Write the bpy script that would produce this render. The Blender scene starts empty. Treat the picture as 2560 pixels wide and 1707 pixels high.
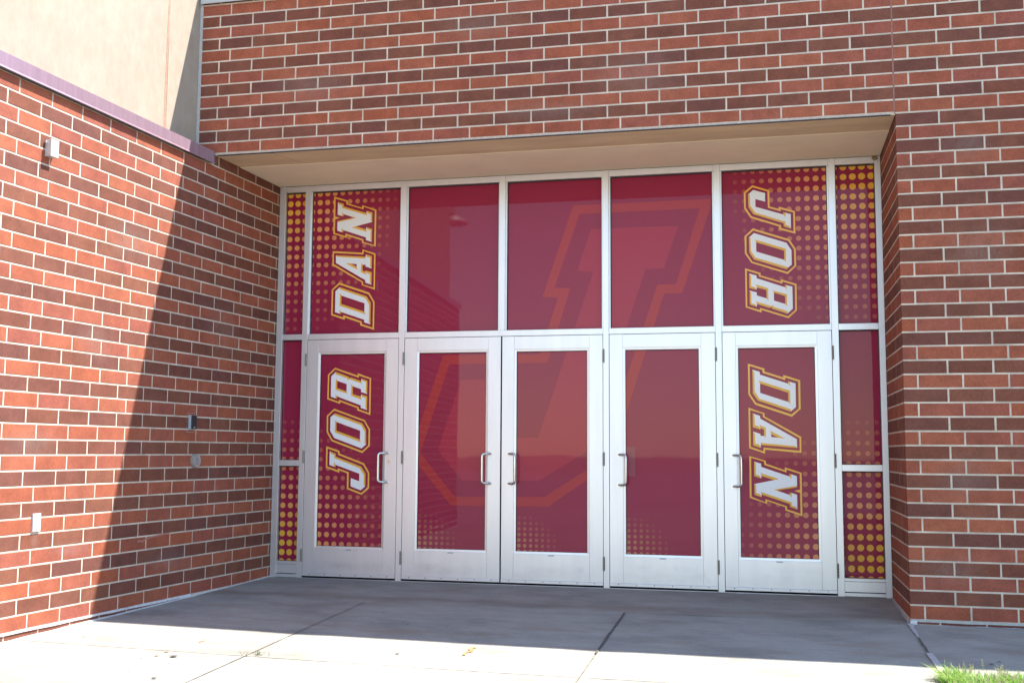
import bpy, bmesh, math, random
from mathutils import Vector, Matrix, noise
from mathutils.geometry import tessellate_polygon
random.seed(7)
sc = bpy.context.scene
COL = sc.collection

# ------------------------------------------------------------------ camera, sky, sun, exposure
CAM = Vector((-0.98188, -9.32911, 1.16109))
yaw, pitch, roll = -0.22744, 0.1005, 0.006
cy, sy, cp, sp = math.cos(yaw), math.sin(yaw), math.cos(pitch), math.sin(pitch)
fwd = Vector((sy * cp, cy * cp, sp)); right = Vector((cy, -sy, 0)); up = right.cross(fwd)
r2 = math.cos(roll) * right + math.sin(roll) * up
u2 = -math.sin(roll) * right + math.cos(roll) * up
cam_data = bpy.data.cameras.new('camera')
cam = bpy.data.objects.new('camera', cam_data); COL.objects.link(cam)
cam.matrix_world = Matrix(((r2.x, u2.x, -fwd.x, CAM.x), (r2.y, u2.y, -fwd.y, CAM.y), (r2.z, u2.z, -fwd.z, CAM.z), (0, 0, 0, 1)))
cam_data.sensor_width = 36; cam_data.lens = 2716.32 / 2560 * 36
cam_data.clip_start = 0.05; cam_data.clip_end = 600
sc.camera = cam

TO_SUN = Vector((1.034, 0.481, 1.85)).normalized()
SUN_EL = math.asin(TO_SUN.z); SUN_AZ = math.atan2(TO_SUN.x, TO_SUN.y)
w = bpy.data.worlds.new('World'); sc.world = w; w.use_nodes = True
nt = w.node_tree; bg = nt.nodes['Background']
sky = nt.nodes.new('ShaderNodeTexSky'); sky.sky_type = 'NISHITA'; sky.sun_disc = False
sky.sun_elevation = SUN_EL; sky.sun_rotation = SUN_AZ; sky.air_density = 1.2; sky.dust_density = 0.08; sky.ozone_density = 1.2
nt.links.new(sky.outputs[0], bg.inputs[0]); bg.inputs[1].default_value = 0.102
sun_d = bpy.data.lights.new('sun', 'SUN'); sun_d.energy = 3.5; sun_d.angle = math.radians(0.5); sun_d.color = (1.0, 0.95, 0.87)
sun = bpy.data.objects.new('sun', sun_d); COL.objects.link(sun); sun.location = (6, 4, 12)
sun.rotation_euler = TO_SUN.to_track_quat('Z', 'Y').to_euler()
sc.view_settings.view_transform = 'Standard'; sc.view_settings.look = 'None'
sc.view_settings.gamma = 1; sc.view_settings.use_curve_mapping = False
sc.view_settings.exposure = 2.0
sc.cycles.max_bounces = 8; sc.cycles.diffuse_bounces = 5; sc.cycles.glossy_bounces = 4
sc.cycles.caustics_reflective = False; sc.cycles.caustics_refractive = False
sc.cycles.use_denoising = True

# ------------------------------------------------------------------ materials
def mat(name):
    m = bpy.data.materials.new(name); m.use_nodes = True
    n = m.node_tree.nodes; return m, n, m.node_tree.links, n['Principled BSDF']
def N(n, t, **k):
    o = n.new(t)
    for a, b in k.items(): setattr(o, a, b)
    return o
def noise_tex(n, l, scale, detail=3, rough=.55, stretch=None, vec=None):
    t = N(n, 'ShaderNodeTexNoise'); t.inputs['Scale'].default_value = scale; t.inputs['Detail'].default_value = detail; t.inputs['Roughness'].default_value = rough
    if vec is None: vec = N(n, 'ShaderNodeNewGeometry').outputs['Position']
    if stretch:
        mp = N(n, 'ShaderNodeMapping'); mp.inputs['Scale'].default_value = stretch; l.new(vec, mp.inputs[0]); vec = mp.outputs[0]
    l.new(vec, t.inputs['Vector']); return t.outputs[0]
def ramp(n, l, fac, stops):
    r = N(n, 'ShaderNodeValToRGB'); e = r.color_ramp.elements
    while len(e) < len(stops): e.new(.5)
    for i, (p, c) in enumerate(stops): e[i].position = p; e[i].color = (c[0], c[1], c[2], 1)
    l.new(fac, r.inputs[0]); return r.outputs[0]
def mix(n, l, fac, a, b, mode='MIX'):
    m = N(n, 'ShaderNodeMix', data_type='RGBA', blend_type=mode)
    for i, v in ((0, fac), (6, a), (7, b)):
        if hasattr(v, 'links') or hasattr(v, 'is_linked'): l.new(v, m.inputs[i])
        else: m.inputs[i].default_value = v if i == 0 else (v[0], v[1], v[2], 1)
    return m.outputs[2]
def bump(n, l, p, h, dist, strength=1.0, key='Normal'):
    b = N(n, 'ShaderNodeBump'); b.inputs['Strength'].default_value = strength; b.inputs['Distance'].default_value = dist
    l.new(h, b.inputs['Height']); l.new(b.outputs[0], p.inputs[key]); return b
def plain(name, col, rough=.6, metal=0.0, var=.12, scale=14, bmp=0.0, bscale=200, coat=0, stretch=None):
    m, n, l, p = mat(name)
    f = noise_tex(n, l, scale, 5, .6, stretch)
    lo = [c * (1 - var) for c in col]; hi = [min(1, c * (1 + var)) for c in col]
    l.new(ramp(n, l, f, [(.3, lo), (.7, hi)]), p.inputs['Base Color'])
    p.inputs['Roughness'].default_value = rough; p.inputs['Metallic'].default_value = metal
    if coat: p.inputs['Coat Weight'].default_value = coat; p.inputs['Coat Roughness'].default_value = .08
    if bmp: bump(n, l, p, noise_tex(n, l, bscale, 3), bmp)
    return m

def brick_mat(name, cols, speck):
    m, n, l, p = mat(name)
    oi = N(n, 'ShaderNodeObjectInfo'); ge = N(n, 'ShaderNodeNewGeometry')
    ad = N(n, 'ShaderNodeMath', operation='ADD'); l.new(oi.outputs['Random'], ad.inputs[0]); l.new(ge.outputs['Random Per Island'], ad.inputs[1])
    fr = N(n, 'ShaderNodeMath', operation='FRACT'); l.new(ad.outputs[0], fr.inputs[0])
    st = [(i / (len(cols) - 1), c) for i, c in enumerate(cols)]
    base = ramp(n, l, fr.outputs[0], st)
    # slight mottling and fired specks
    f1 = noise_tex(n, l, 9, 4); base = mix(n, l, .55, base, ramp(n, l, f1, [(.3, (.72, .70, .70)), (.7, (1.28, 1.26, 1.24))]), 'MULTIPLY')
    base = mix(n, l, .8, base, ramp(n, l, noise_tex(n, l, .9, 4, .6, (1, 1, .6)), [(.3, (.84, .83, .83)), (.7, (1.12, 1.13, 1.14))]), 'MULTIPLY')
    f2 = noise_tex(n, l, 170, 2, .6)
    base = mix(n, l, ramp(n, l, f2, [(.66, (0, 0, 0)), (.75, (1, 1, 1))]), base, speck)
    f3 = noise_tex(n, l, 75, 3, .7)
    base = mix(n, l, .75, base, ramp(n, l, f3, [(.25, (.7, .7, .7)), (.75, (1.3, 1.3, 1.3))]), 'MULTIPLY')
    f4 = noise_tex(n, l, 60, 2, .5)   # pale lime flecks
    base = mix(n, l, ramp(n, l, f4, [(.765, (0, 0, 0)), (.80, (.45, .45, .45))]), base, (.5, .42, .36))
    l.new(base, p.inputs['Base Color']); p.inputs['Roughness'].default_value = .85; p.inputs['Specular IOR Level'].default_value = .3
    bump(n, l, p, noise_tex(n, l, 260, 4, .7), .0016, .8)
    return m
M = {}
M['brick_red'] = brick_mat('brick_red', [(.295, .084, .048), (.335, .104, .056), (.275, .082, .057), (.315, .088, .044)], (.10, .03, .022))
M['brick_brown'] = brick_mat('brick_brown', [(.165, .057, .038), (.205, .076, .047), (.15, .056, .044), (.185, .062, .037)], (.045, .02, .016))
M['mortar'] = plain('mortar', (.56, .485, .40), .95, 0, .22, 7, .0016, 220)
M['mortar_smear'] = plain('mortar_smear', (.5, .42, .35), .95, 0, .2, 60, .002, 200)
def concrete(name, base, apron=False):
    m, n, l, p = mat(name)
    f = noise_tex(n, l, 1.1, 6, .65, (1, 1.6, 1)); c = ramp(n, l, f, [(.28, [b * .66 for b in base]), (.5, base), (.75, [b * 1.10 for b in base])])
    f2 = noise_tex(n, l, 4.5, 6, .7, (.8, 1.5, 1)); c = mix(n, l, .6, c, ramp(n, l, f2, [(.3, (.74, .72, .70)), (.65, (1.08, 1.08, 1.08))]), 'MULTIPLY')
    f3 = noise_tex(n, l, 90, 4, .75); c = mix(n, l, .7, c, ramp(n, l, f3, [(.3, (.74, .73, .72)), (.7, (1.14, 1.14, 1.14))]), 'MULTIPLY')
    f4 = noise_tex(n, l, 1.9, 4, .6, (.7, 1.6, 1)); c = mix(n, l, ramp(n, l, f4, [(.54, (0, 0, 0)), (.75, (.55, .55, .55))]), c, (.27, .19, .13))
    # dirt line along the seam where the recess slab meets the walk
    ge = N(n, 'ShaderNodeNewGeometry'); sx = N(n, 'ShaderNodeSeparateXYZ'); l.new(ge.outputs['Position'], sx.inputs[0])
    wv = N(n, 'ShaderNodeMath', operation='MULTIPLY_ADD'); l.new(noise_tex(n, l, 1.7, 3), wv.inputs[0]); wv.inputs[1].default_value = .45; l.new(sx.outputs[1], wv.inputs[2])
    d = N(n, 'ShaderNodeMath', operation='ADD'); l.new(wv.outputs[0], d.inputs[0]); d.inputs[1].default_value = .72
    ab = N(n, 'ShaderNodeMath', operation='ABSOLUTE'); l.new(d.outputs[0], ab.inputs[0])
    c = mix(n, l, ramp(n, l, ab.outputs[0], [(0, (.55, .55, .55)), (.17, (0, 0, 0))]), c, (.19, .145, .115))
    l.new(c, p.inputs['Base Color']); p.inputs['Roughness'].default_value = .9; p.inputs['Specular IOR Level'].default_value = .3
    bump(n, l, p, noise_tex(n, l, 130, 5, .8), .002, .7)
    return m
M['concrete'] = concrete('concrete', (.35, .338, .30))
M['joint_dirt'] = plain('joint_dirt', (.11, .095, .08), 1, 0, .4, 60, .002, 150)
M['joint_pale'] = plain('joint_pale', (.25, .22, .18), 1, 0, .3, 40)
M['sealant_grey'] = plain('sealant_grey', (.46, .45, .44), .6, 0, .12, 40, .001, 60)
M['sealant_white'] = plain('sealant_white', (.62, .62, .62), .6, 0, .2, 30, .001, 60)
M['sealant_brown'] = plain('sealant_brown', (.28, .13, .10), .7, 0, .15, 30)
M['sealant_tan'] = plain('sealant_tan', (.38, .22, .15), .7, 0, .2, 30)
M['flashing'] = plain('flashing', (.42, .43, .44), .45, .6, .15, 20)
M['gum'] = plain('gum', (.075, .068, .062), .9, 0, .3, 80)
M['rust'] = plain('rust_stain', (.50, .22, .09), .9, 0, .3, 60)
M['grime'] = plain('grime', (.13, .10, .05), .95, 0, .4, 40)
M['soffit'] = plain('soffit_paint', (.92, .82, .62), .75, 0, .04, 3, .0006, 90)
M['lintel'] = plain('lintel_paint', (.70, .55, .36), .7, 0, .12, 3.5, .0006, 90, stretch=(.5, 2.5, 1))
M['steel_edge'] = plain('steel_edge', (.09, .10, .12), .5, .4, .3, 20)
M['coping_blue'] = plain('coping_paint', (.42, .46, .50), .4, .3, .04, 6)
M['burgundy'] = plain('burgundy_metal', (.34, .23, .285), .34, .35, .12, 5, coat=.4, stretch=(6, 6, .6))
M['anodised'] = None
m, n, l, p = mat('anodised'); M['anodised'] = m
f = noise_tex(n, l, 2, 3, .5, (5, 5, .7)); l.new(ramp(n, l, f, [(.3, (.72, .735, .77)), (.7, (.78, .79, .82))]), p.inputs['Base Color'])
p.inputs['Metallic'].default_value = .75; p.inputs['Roughness'].default_value = .40
M['steel'] = plain('brushed_steel', (.72, .71, .69), .3, 1, .06, 50)
M['hinge'] = plain('hinge_steel', (.24, .23, .21), .4, .8, .25, 60)
M['rubber'] = plain('rubber', (.012, .012, .013), .6, 0, .2, 40)
M['screw'] = plain('screw', (.05, .05, .05), .5, .5)
M['black_plastic'] = plain('black_plastic', (.012, .013, .018), .55, 0, .1)
M['grey_plastic'] = plain('grey_plastic', (.36, .40, .46), .45, 0, .05)
M['white_plastic'] = plain('white_plastic', (.52, .53, .56), .4, 0, .03)
M['print_grey'] = plain('print_grey', (.03, .035, .035), .6)
M['galvanised'] = plain('galvanised', (.62, .63, .64), .5, .5, .08, 60)
M['tag_grey'] = plain('tag_grey', (.36, .40, .48), .5)
M['blue_print'] = plain('blue_print', (.03, .05, .30), .5)
M['nest'] = plain('nest_mud', (.25, .18, .10), .95, 0, .4, 120, .003, 90)
M['dark'] = plain('dark_void', (.015, .015, .015), .9)
m, n, l, p = mat('stucco'); M['stucco'] = m
c = ramp(n, l, noise_tex(n, l, 1.3, 5, .6), [(.3, (.35, .295, .235)), (.7, (.40, .34, .27))])
c = mix(n, l, .35, c, ramp(n, l, noise_tex(n, l, 14, 5, .7, (1, 1, .5)), [(.32, (.66, .61, .56)), (.68, (1.08, 1.08, 1.08))]), 'MULTIPLY')
l.new(c, p.inputs['Base Color']); p.inputs['Roughness'].default_value = .95; bump(n, l, p, noise_tex(n, l, 190, 4, .8), .0022, .8)

def film(name, col=None, attr=None, grade=False):
    m, n, l, p = mat(name)
    if attr:
        a = N(n, 'ShaderNodeAttribute', attribute_name=attr); base = a.outputs['Color']
    else:
        base = mix(n, l, 0.0, col, col)
    # the fine mesh weave of perforated window film
    base = mix(n, l, .35, base, ramp(n, l, noise_tex(n, l, 150, 2, .6), [(.3, (.82, .82, .82)), (.7, (1.14, 1.14, 1.14))]), 'MULTIPLY')
    l.new(base, p.inputs['Base Color']); p.inputs['Roughness'].default_value = .6; p.inputs['Specular IOR Level'].default_value = .2
    p.inputs['Coat Weight'].default_value = 1; p.inputs['Coat Roughness'].default_value = .02; p.inputs['Coat IOR'].default_value = 1.33
    b = N(n, 'ShaderNodeBump'); b.inputs['Distance'].default_value = .0025; b.inputs['Strength'].default_value = .25
    l.new(noise_tex(n, l, 2.2, 2, .4), b.inputs['Height']); l.new(b.outputs[0], p.inputs['Coat Normal'])
    return m
MAROON = (.28, .011, .050)
M['film'] = film('maroon_film', MAROON)
M['film_band'] = film('red_film', (.39, .028, .034))
M['film_fill'] = film('rose_film', (.37, .022, .052))
M['film_yellow'] = film('yellow_film', (.86, .47, .075))
M['film_gold'] = film('gold_film', (.78, .42, .05))
M['film_white'] = film('white_film', (.80, .82, .84))
M['film_maroon2'] = film('maroon_inner_film', (.28, .012, .047))
M['film_dots'] = film('dot_film', None, 'Col')
m, n, l, p = mat('grass_blade'); M['grass'] = m
a = N(n, 'ShaderNodeNewGeometry')
c = ramp(n, l, a.outputs['Random Per Island'], [(0, (.08, .20, .02)), (.35, (.20, .40, .05)), (.75, (.34, .54, .12)), (.88, (.50, .50, .22)), (1, (.50, .40, .22))])
l.new(c, p.inputs['Base Color']); p.inputs['Roughness'].default_value = .5; p.inputs['Subsurface Weight'].default_value = 0
tr = N(n, 'ShaderNodeBsdfTranslucent'); l.new(c, tr.inputs[0]); ms = N(n, 'ShaderNodeMixShader'); ms.inputs[0].default_value = .45
l.new(p.outputs[0], ms.inputs[1]); l.new(tr.outputs[0], ms.inputs[2]); l.new(ms.outputs[0], n['Material Output'].inputs[0])
M['weed_leaf'] = plain('weed_leaf', (.05, .085, .02), .6, 0, .3, 60)
M['button_face'] = plain('button_face', (.44, .43, .41), .35, .5, .05, 40)
M['seed'] = plain('seed_head', (.62, .50, .30), .9, 0, .3, 100)
M['soil'] = plain('soil', (.11, .085, .05), 1, 0, .4, 30, .01, 40)
M['leaf'] = plain('tree_leaf', (.055, .10, .03), .7, 0, .4, .8)
M['far_ground'] = plain('far_ground', (.24, .22, .15), 1, 0, .3, .3)
M['asphalt'] = plain('asphalt', (.26, .25, .25), .95, 0, .15, .6)

# ------------------------------------------------------------------ helpers
class MB:
    def __init__(s): s.v = []; s.f = []; s.m = []; s.c = None
    def face(s, pts, mi=0):
        i = len(s.v); s.v += [tuple(p) for p in pts]; s.f.append(tuple(range(i, i + len(pts)))); s.m.append(mi)
    def box(s, x0, x1, y0, y1, z0, z1, mi=0):
        i = len(s.v)
        s.v += [(x0, y0, z0), (x1, y0, z0), (x1, y1, z0), (x0, y1, z0), (x0, y0, z1), (x1, y0, z1), (x1, y1, z1), (x0, y1, z1)]
        for q in ((0, 3, 2, 1), (4, 5, 6, 7), (0, 1, 5, 4), (1, 2, 6, 5), (2, 3, 7, 6), (3, 0, 4, 7)):
            s.f.append(tuple(i + k for k in q)); s.m.append(mi)
    def build(s, name, mats, parent=None, loc=(0, 0, 0), bevel=0, smooth=False, xf=None):
        me = bpy.data.meshes.new(name)
        v = s.v if xf is None else [tuple(xf @ Vector(p)) for p in s.v]
        me.from_pydata([tuple(Vector(p) - Vector(loc)) for p in v], [], s.f)
        for mm in (mats if isinstance(mats, (list, tuple)) else [mats]): me.materials.append(M[mm])
        for i, k in enumerate(s.m):
            if k: me.polygons[i].material_index = k
        if bevel:
            b = bmesh.new(); b.from_mesh(me); bmesh.ops.remove_doubles(b, verts=b.verts, dist=1e-6)
            bmesh.ops.recalc_face_normals(b, faces=b.faces)
            bmesh.ops.bevel(b, geom=list(b.edges), offset=bevel, segments=1, affect='EDGES'); b.to_mesh(me); b.free()
        if smooth:
            for q in me.polygons: q.use_smooth = True
        o = bpy.data.objects.new(name, me); COL.objects.link(o)
        place(o, loc, parent); return o
def wloc(o):
    v = Vector(o.location)
    while o.parent: o = o.parent; v = v + Vector(o.location)
    return v
def place(o, loc, parent):
    # every parent is only translated, never turned
    o.location = Vector(loc) - (wloc(parent) if parent else Vector((0, 0, 0)))
    if parent: o.parent = parent
def tag(o, label=None, cat=None, group=None, kind=None):
    for k, v in (('label', label), ('category', cat), ('group', group), ('kind', kind)):
        if v: o[k] = v
    return o
def empty(name, loc, label=None, cat=None, group=None, kind=None):
    o = bpy.data.objects.new(name, None); o.empty_display_size = .1; COL.objects.link(o); o.location = loc
    return tag(o, label, cat, group, kind or 'thing')
def tube(mb, pts, r, seg=10, mi=0):
    rings = []
    for i, p in enumerate(pts):
        p = Vector(p); d = (Vector(pts[min(i + 1, len(pts) - 1)]) - Vector(pts[max(i - 1, 0)])).normalized()
        a = d.orthogonal().normalized() if i == 0 else (rings[-1][1] - d * rings[-1][1].dot(d)).normalized()
        b = d.cross(a); base = len(mb.v)
        mb.v += [tuple(p + r * (math.cos(t) * a + math.sin(t) * b)) for t in [2 * math.pi * k / seg for k in range(seg)]]
        rings.append((base, a))
    for (b0, _), (b1, _) in zip(rings, rings[1:]):
        for k in range(seg):
            mb.f.append((b0 + k, b0 + (k + 1) % seg, b1 + (k + 1) % seg, b1 + k)); mb.m.append(mi)
    mb.f.append(tuple(rings[0][0] + k for k in range(seg))[::-1]); mb.m.append(mi)
    mb.f.append(tuple(rings[-1][0] + k for k in range(seg))); mb.m.append(mi)
def disc(mb, cx, y, cz, r, y2, seg=18, mi=0, rx=None):
    rx = rx or r; a = [(cx + rx * math.cos(t), cz + r * math.sin(t)) for t in [2 * math.pi * k / seg for k in range(seg)]]
    i = len(mb.v); mb.v += [(x, y, z) for x, z in a] + [(x, y2, z) for x, z in a]
    for k in range(seg):
        j = (k + 1) % seg; mb.f.append((i + k, i + j, i + seg + j, i + seg + k)); mb.m.append(mi)
    mb.f.append(tuple(range(i, i + seg))); mb.m.append(mi); mb.f.append(tuple(range(i + seg, i + 2 * seg))[::-1]); mb.m.append(mi)

# ------------------------------------------------------------------ ground
D = 1.0895            # depth of the entrance recess
BX, CZ = .3048, .1016 # brick module
def zi(i): return (36 - i) * CZ
def lerp_k(x):
    pts = [(-5.6, .019), (-4.15, .0265), (-2.5, .033), (-1., .035)]
    if x <= pts[0][0]: return pts[0][1]
    for (a, b), (c, d) in zip(pts, pts[1:]):
        if x <= c: return b + (d - b) * (x - a) / (c - a)
    return pts[-1][1]
def gz(x, y): return .012 + lerp_k(x) * max(min(y, 0), -5.)
def sheet(mb, x0, x1, y0, y1, dz, nx=8, ny=8, mi=0, side=.06, jit=0.0):
    i = len(mb.v)
    for a in range(nx + 1):
        for b in range(ny + 1):
            x = x0 + (x1 - x0) * a / nx; y = y0 + (y1 - y0) * b / ny
            e = a in (0, nx) or b in (0, ny)
            mb.v.append((x, y, gz(x, y) + dz - (.004 if e and side else 0) + (0 if e else jit * noise.noise(Vector((x * 3, y * 3, 0))))))
    for a in range(nx):
        for b in range(ny):
            q = i + a * (ny + 1) + b; mb.f.append((q, q + ny + 1, q + ny + 2, q + 1)); mb.m.append(mi)
    if side:
        ring = [(a, 0) for a in range(nx + 1)] + [(nx, b) for b in range(1, ny + 1)] + [(a, ny) for a in range(nx - 1, -1, -1)] + [(0, b) for b in range(ny - 1, 0, -1)]
        j = len(mb.v)
        for a, b in ring:
            v = mb.v[i + a * (ny + 1) + b]; mb.v.append((v[0], v[1], v[2] - side))
        for k in range(len(ring)):
            k2 = (k + 1) % len(ring); q = i + ring[k][0] * (ny + 1) + ring[k][1]; q2 = i + ring[k2][0] * (ny + 1) + ring[k2][1]
            mb.f.append((q, j + k, j + k2, q2)); mb.m.append(mi)
mb = MB(); mb.face([(-300, -300, -.32), (300, -300, -.32), (300, 300, -.32), (-300, 300, -.32)])
tag(mb.build('ground', 'far_ground'), 'dull grass and earth stretching away from the building', None, None, 'structure')
mb = MB(); mb.box(-60, 60, -62, -15.8, -.31, -.2345)
tag(mb.build('parking_lot', 'asphalt'), 'grey asphalt lot across from the entrance', None, None, 'structure')
walk = empty('pavement', (-2.5, -2.5, -.1), 'pale concrete walk of large slabs in front of the doors', None, None, 'structure')
mb = MB(); sheet(mb, -6.2, 3.0, -5.6, .12, -.030, 12, 8, side=0)
mb.box(-30, 30, -15.7, -5.2, -.30, -.235)
mb.build('joint_bed', 'joint_dirt', walk)
XS = [-12, -8.1, -6.09, -4.05, -2.01, -.012, 2.02, 4.05, 8]
YS = [(-1.10, .0), (-3.152, -1.10), (-5.2, -3.152), (-7.25, -5.2), (-9.3, -7.25), (-11.5, -9.3), (-13.6, -11.5), (-15.7, -13.6)]  # last two rows lie out of view, added to bounce light onto the soffit
for r, (ya, yb) in enumerate(YS):
    for xa, xb in zip(XS, XS[1:]):
        g = .0026
        if r == 0:
            if xa != XS[0]: continue
            xa, xb = -5.62, .008
        elif (xb < -6.0 and r < 2) or (xa > 2.1 and r == 1) or (xa > -.1 and r > 1): continue
        y0, y1 = ya + g, yb - (g if r else -.10)
        if r == 1 and xa > -.1: y0 = -2.70
        mb = MB(); sheet(mb, xa + g, xb - g, y0, y1, 0, 12 if r == 0 else 8, 8, jit=.0015)
        mb.build('concrete_slab', 'concrete', walk)
# the recess slab butts the walk: seam filled with sealant, joints partly filled
def strip(mb, pts, wd, dz=.003, mi=0, wob=.0):
    for i, ((xa, ya), (xb, yb)) in enumerate(zip(pts, pts[1:])):
        L = math.hypot(xb - xa, yb - ya); n = max(1, int(L / .05)); ux, uy = (xb - xa) / L, (yb - ya) / L
        for k in range(n):
            a, b = k / n, (k + 1) / n
            def P(t, s):
                x = xa + (xb - xa) * t; y = ya + (yb - ya) * t; wv = wd * .5 * (1 + wob * noise.noise(Vector((x * 9 + s, y * 9, wd * 50))))
                x, y = x - uy * wv * s, y + ux * wv * s; return (x, y, gz(x, y) + dz)
            mb.face([P(a, -1), P(b, -1), P(b, 1), P(a, 1)], mi)
mb = MB(); strip(mb, [(-.004, -1.10), (-.010, -1.45)], .034, .0042, 0, .8); strip(mb, [(-.010, -1.45), (-.014, -1.60)], .018, .0042, 0, .8); strip(mb, [(-.012, -2.08), (-.006, -2.72)], .040, .0042, 0, .25)
mb.build('joint_sealant', 'sealant_grey', walk)
mb = MB(); strip(mb, [(-.014, -1.60), (-.016, -2.08)], .015, .0046, 0, .9)
strip(mb, [(-2.01, -1.14), (-2.012, -2.55)], .015, .0046, 0, 1.0); strip(mb, [(-4.045, -1.14), (-4.05, -2.5)], .005, .0046, 0, 1.2)
mb.build('open_joint', 'joint_dirt', walk)
mb = MB(); strip(mb, [(-4.05, -2.5), (-4.05, -5.1)], .008, .0046, 0, .8); strip(mb, [(-2.012, -2.6), (-2.01, -5.1)], .011, .0046, 0, .9); strip(mb, [(-5.62, -3.152), (-.1, -3.152)], .009, .0044, 0, 1.0)  # joints past the shadow edge: sunlight put into their paler colour
strip(mb, [(-2.02, -1.10), (-.03, -1.10)], .006, .0044, 0, 1.5)
mb.build('pale_joint', 'joint_pale', walk)
mb = MB(); strip(mb, [(-.003, -.02), (-.004, -1.08)], .030, .0048, 0, .5); mb.build('return_sealant', 'sealant_grey', walk)
GUM = [(-5.28, -2.965, .017), (-5.257, -2.068, .014), (-5.262, -2.209, .015), (-4.548, -3.196, .02), (-4.545, -3.319, .022), (-4.434, -3.312, .038), (-4.588, -3.412, .015), (-4.478, -3.715, .012), (-4.252, -3.827, .024), (-5.396, -.684, .01), (-3.745, -1.562, .016), (-3.415, -1.984, .016), (-4.301, -.463, .013), (-4.005, -.378, .016), (-3.163, -.883, .013), (-3.108, -.51, .015), (-4.506, -.958, .012), (-3.183, -2.87, .02), (-2.317, -.352, .011), (-2.53, -.454, .015), (-2.857, -.092, .014), (-1.132, -.415, .016), (-.083, -1.162, .016), (.356, -2.249, .018), (.3, -2.324, .02), (-.415, -2.086, .01)]
for x, y, r in GUM:
    r *= .7
    mb = MB(); k = 9; a0 = random.random() * 6
    mb.face([(x + r * (1 + .35 * random.uniform(-1, 1)) * math.cos(a0 + 2 * math.pi * i / k), y + r * .8 * (1 + .35 * random.uniform(-1, 1)) * math.sin(a0 + 2 * math.pi * i / k), gz(x, y) + .0062) for i in range(k)])
    mb.build('gum_spot', 'gum', walk)
mb = MB(); strip(mb, [(-2.775, -2.56), (-2.79, -2.62), (-2.765, -2.68), (-2.795, -2.74), (-2.78, -2.80)], .022, .0062, 0, 1.3)
strip(mb, [(-4.49, -2.83), (-4.50, -2.87), (-4.49, -2.91)], .012, .0062, 0, 1.0); mb.build('rust_stain', 'rust', walk)

# ------------------------------------------------------------------ bricks
class Frame:       # a wall face: origin, direction along, outward normal
    def __init__(s, o, ax, nn): s.o = Vector(o); s.ax = Vector(ax).normalized(); s.n = Vector(nn).normalized()
    def P(s, a, e, z): return s.o + s.ax * a + s.n * e + Vector((0, 0, z))
    def mat(s): return Matrix(((s.ax.x, s.n.x, 0), (s.ax.y, s.n.y, 0), (0, 0, 1)))
FRONT = Frame((0, -D, 0), (-1, 0, 0), (0, -1, 0))
RET = Frame((.004, 0, 0), (0, 1, 0), (-1, 0, 0))
ANG = .07332; XL = -5.40585
LEFT = Frame((XL, 0, 0), (-math.sin(ANG), -math.cos(ANG), 0), (math.cos(ANG), -math.sin(ANG), 0))
STUC = Frame(LEFT.P(0, -.19, 0), LEFT.ax, LEFT.n)
JT = .0112; CH = .0022
def brick_verts(wd, ht, var):
    rnd = random.Random(var * 77 + int(wd * 1e4) + int(ht * 1e4) * 3)
    a, h = wd / 2, ht / 2; j = lambda: rnd.uniform(-.0004, .0004)
    v = [(-a + j(), -.088, -h), (a + j(), -.088, -h), (a, -.088, h), (-a, -.088, h)]
    v += [(-a + j(), -CH, -h + j()), (a + j(), -CH, -h + j()), (a + j(), -CH, h + j()), (-a + j(), -CH, h + j())]
    v += [(-a + CH, j(), -h + CH), (a - CH, j(), -h + CH), (a - CH, j(), h - CH), (-a + CH, j(), h - CH)]
    f = [(8, 9, 10, 11)] + [(4 + i, 4 + (i + 1) % 4, 8 + (i + 1) % 4, 8 + i) for i in range(4)] + [(i, (i + 1) % 4, 4 + (i + 1) % 4, 4 + i) for i in range(4)]
    return v, f
cache = {}
def brick_mesh(wd, ht, var, mm):
    k = (round(wd, 3), round(ht, 3), var, mm)
    if k not in cache:
        v, f = brick_verts(wd, ht, var); me = bpy.data.meshes.new('brick'); me.from_pydata(v, [], f); me.materials.append(M[mm])
        b = bmesh.new(); b.from_mesh(me); bmesh.ops.recalc_face_normals(b, faces=b.faces)
        fr = max(b.faces, key=lambda q: q.calc_center_median().y)
        if fr.normal.y < 0: bmesh.ops.reverse_faces(b, faces=b.faces)
        b.to_mesh(me); b.free(); cache[k] = me
    return cache[k]
def px_size(P, wd, n):
    d = P - CAM; z = d.dot(fwd)
    if z < .5: return -1
    u, v = d.dot(r2) / z * 2716 + 1280, -d.dot(u2) / z * 2716 + 853
    inf = -60 < u < 2620 and -60 < v < 1767
    return (1e6 if inf else 0) + abs(n.dot(d.normalized())) * wd / (d.length ** 2)
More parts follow.
